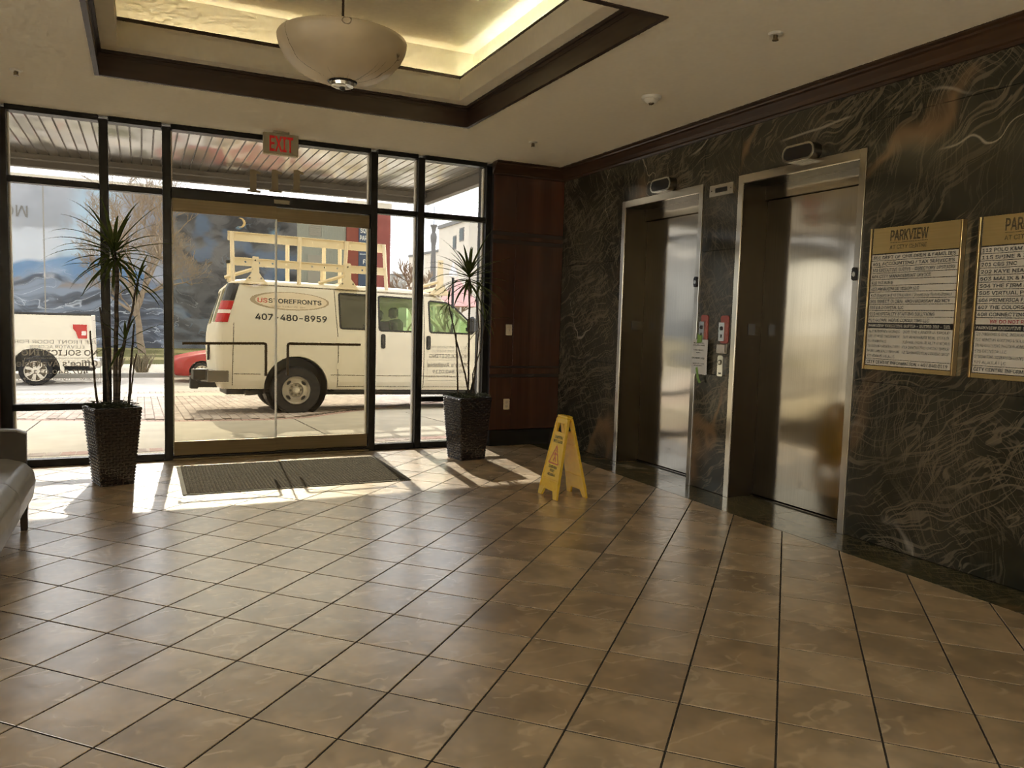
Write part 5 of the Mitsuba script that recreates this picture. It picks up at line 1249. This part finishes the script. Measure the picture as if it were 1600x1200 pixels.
q = at(708, 430, 24.0); q2 = at(709, 455, 24.0)
obj('pole', cyl((q[0], 24, -.7), (q[0], 24, q[2]-.05), .055, 10), 'm_black', sl)
obj('globe', lathe([(.03, -.12), (.16, -.08), (.2, .0), (.14, .16), (.06, .34), (.02, .5), (.0, .62)], (q[0], 24, q[2]), 20), 'm_globe', sl, smooth=50)
tn = thing('market_tent', 'faded red pointed market tent behind the right planter', 'tent')
a, b, c = at(711, 447, 30.0), at(728, 470, 30.0), at(709, 478, 30.0)
obj('roof', mesh([(c[0], 30, c[2]), (b[0]+.9, 30, c[2]), (b[0]+.9, 33, c[2]), (c[0], 33, c[2]), ((c[0]+b[0]+.9)/2, 31.5, a[2]+.5)], [(0, 1, 4), (1, 2, 4), (2, 3, 4), (3, 0, 4)]), 'm_tent', tn)
obj('leg', cat([bx(x-.04, x+.04, y-.04, y+.04, -.7, c[2]) for x in (c[0], b[0]+.9) for y in (30, 33)]), 'm_white', tn)

# ---- bare tree, shrubs
def branchy(base, h, spread, levels, n0, r0, seed, lean=0.0):
    R = np.random.default_rng(seed); segs = [[] for _ in range(levels+1)]
    def grow(p, d, L, r_, lev):
        n = 4; pts = [p]; dd = d.copy()
        for k in range(n):
            dd = dd+R.normal(0, .16, 3)+np.array([0, 0, .05]); dd /= np.linalg.norm(dd); pts.append(pts[-1]+dd*L/n)
        segs[lev].append((np.array(pts), np.linspace(r_, r_*.55, n+1)))
        if lev == levels: return
        m_ = n0 if lev == 0 else R.integers(3, 5) if lev < 4 else 3
        for k in range(m_):
            q = pts[-1] if k < 2 else pts[R.integers(2, n+1)]
            a = R.uniform(0, 2*PI) if lev else k*2*PI/m_+R.uniform(-.3, .3); nd = dd*R.uniform(.6, 1.1)+spread*np.array([math.cos(a), math.sin(a), R.uniform(-.1, .5)]); nd /= np.linalg.norm(nd)
            grow(q, nd, L*R.uniform(.58, .82), r_*.56, lev+1)
    grow(np.asarray(base, float), np.array([lean, 0, 1.0]), h, r0, 0)
    return segs
tb = atz(222, 552, -.69); TYD = tb[1]
tre = thing('tree', 'bare brown tree on the lawn in front of the mural', 'tree')
sg = branchy(tb, 2.7, .60, 6, 6, .17, 5)
obj('trunk', tube(*sg[0][0], 12), 'm_bark', tre, smooth=50)
for pts, r_ in sg[1]: obj('branch', tube(pts, r_, 7), 'm_bark', tre, smooth=50)
obj('twigs', cat([tube(p_, np.maximum(r_, .010), 3) for lv in sg[2:] for p_, r_ in lv]), 'm_bark', tre, kind='stuff')
def shrub(px, py, D, h, r_, lab, seed):
    q = atd(px, py, D); t = thing('shrub', lab, 'shrub'); R = np.random.default_rng(seed)
    q[2] = -.69; st_ = []
    for k in range(90):
        a = R.uniform(0, 2*PI); s = R.uniform(.1, 1)
        st_.append(tube([q+[r_*.4*s*math.cos(a), r_*.4*s*math.sin(a), 0], q+[r_*s*.8*math.cos(a), r_*s*.8*math.sin(a), h*.55], q+[r_*s*1.15*math.cos(a+.2), r_*s*1.15*math.sin(a+.2), h*R.uniform(.7, 1.05)]], [.02, .015, .005], 4))
    obj('stems', cat(st_), 'm_shrub', t, kind='stuff')
shrub(222, 559, 25.2, .62, .42, 'dry brown shrub at the foot of the bare tree', 3)
shrub(181, 556, 26.0, .50, .34, 'smaller dry shrub left of the bare tree', 4)
for px, py, D, h, seed, lab in ((663, 470, 56, 1.3, 11, 'bare grey tree behind the van roof left of the column'), (697, 470, 48, .9, 12, 'bare tree between the column and the right planter'), (634, 470, 78, 1.0, 13, 'small brownish bare tree behind the van roof')):
    q = atd(px, py, D); t = thing('tree', lab, 'tree'); q[2] = -.8
    sg = branchy(q, h+1.0, .6, 4, 5, .14, seed)
    obj('trunk', tube(*sg[0][0], 8), 'm_bark', t)
    obj('twigs', cat([tube(p_, np.maximum(r_, .035), 4) for lv in sg[1:] for p_, r_ in lv]), 'm_bark', t, kind='stuff')
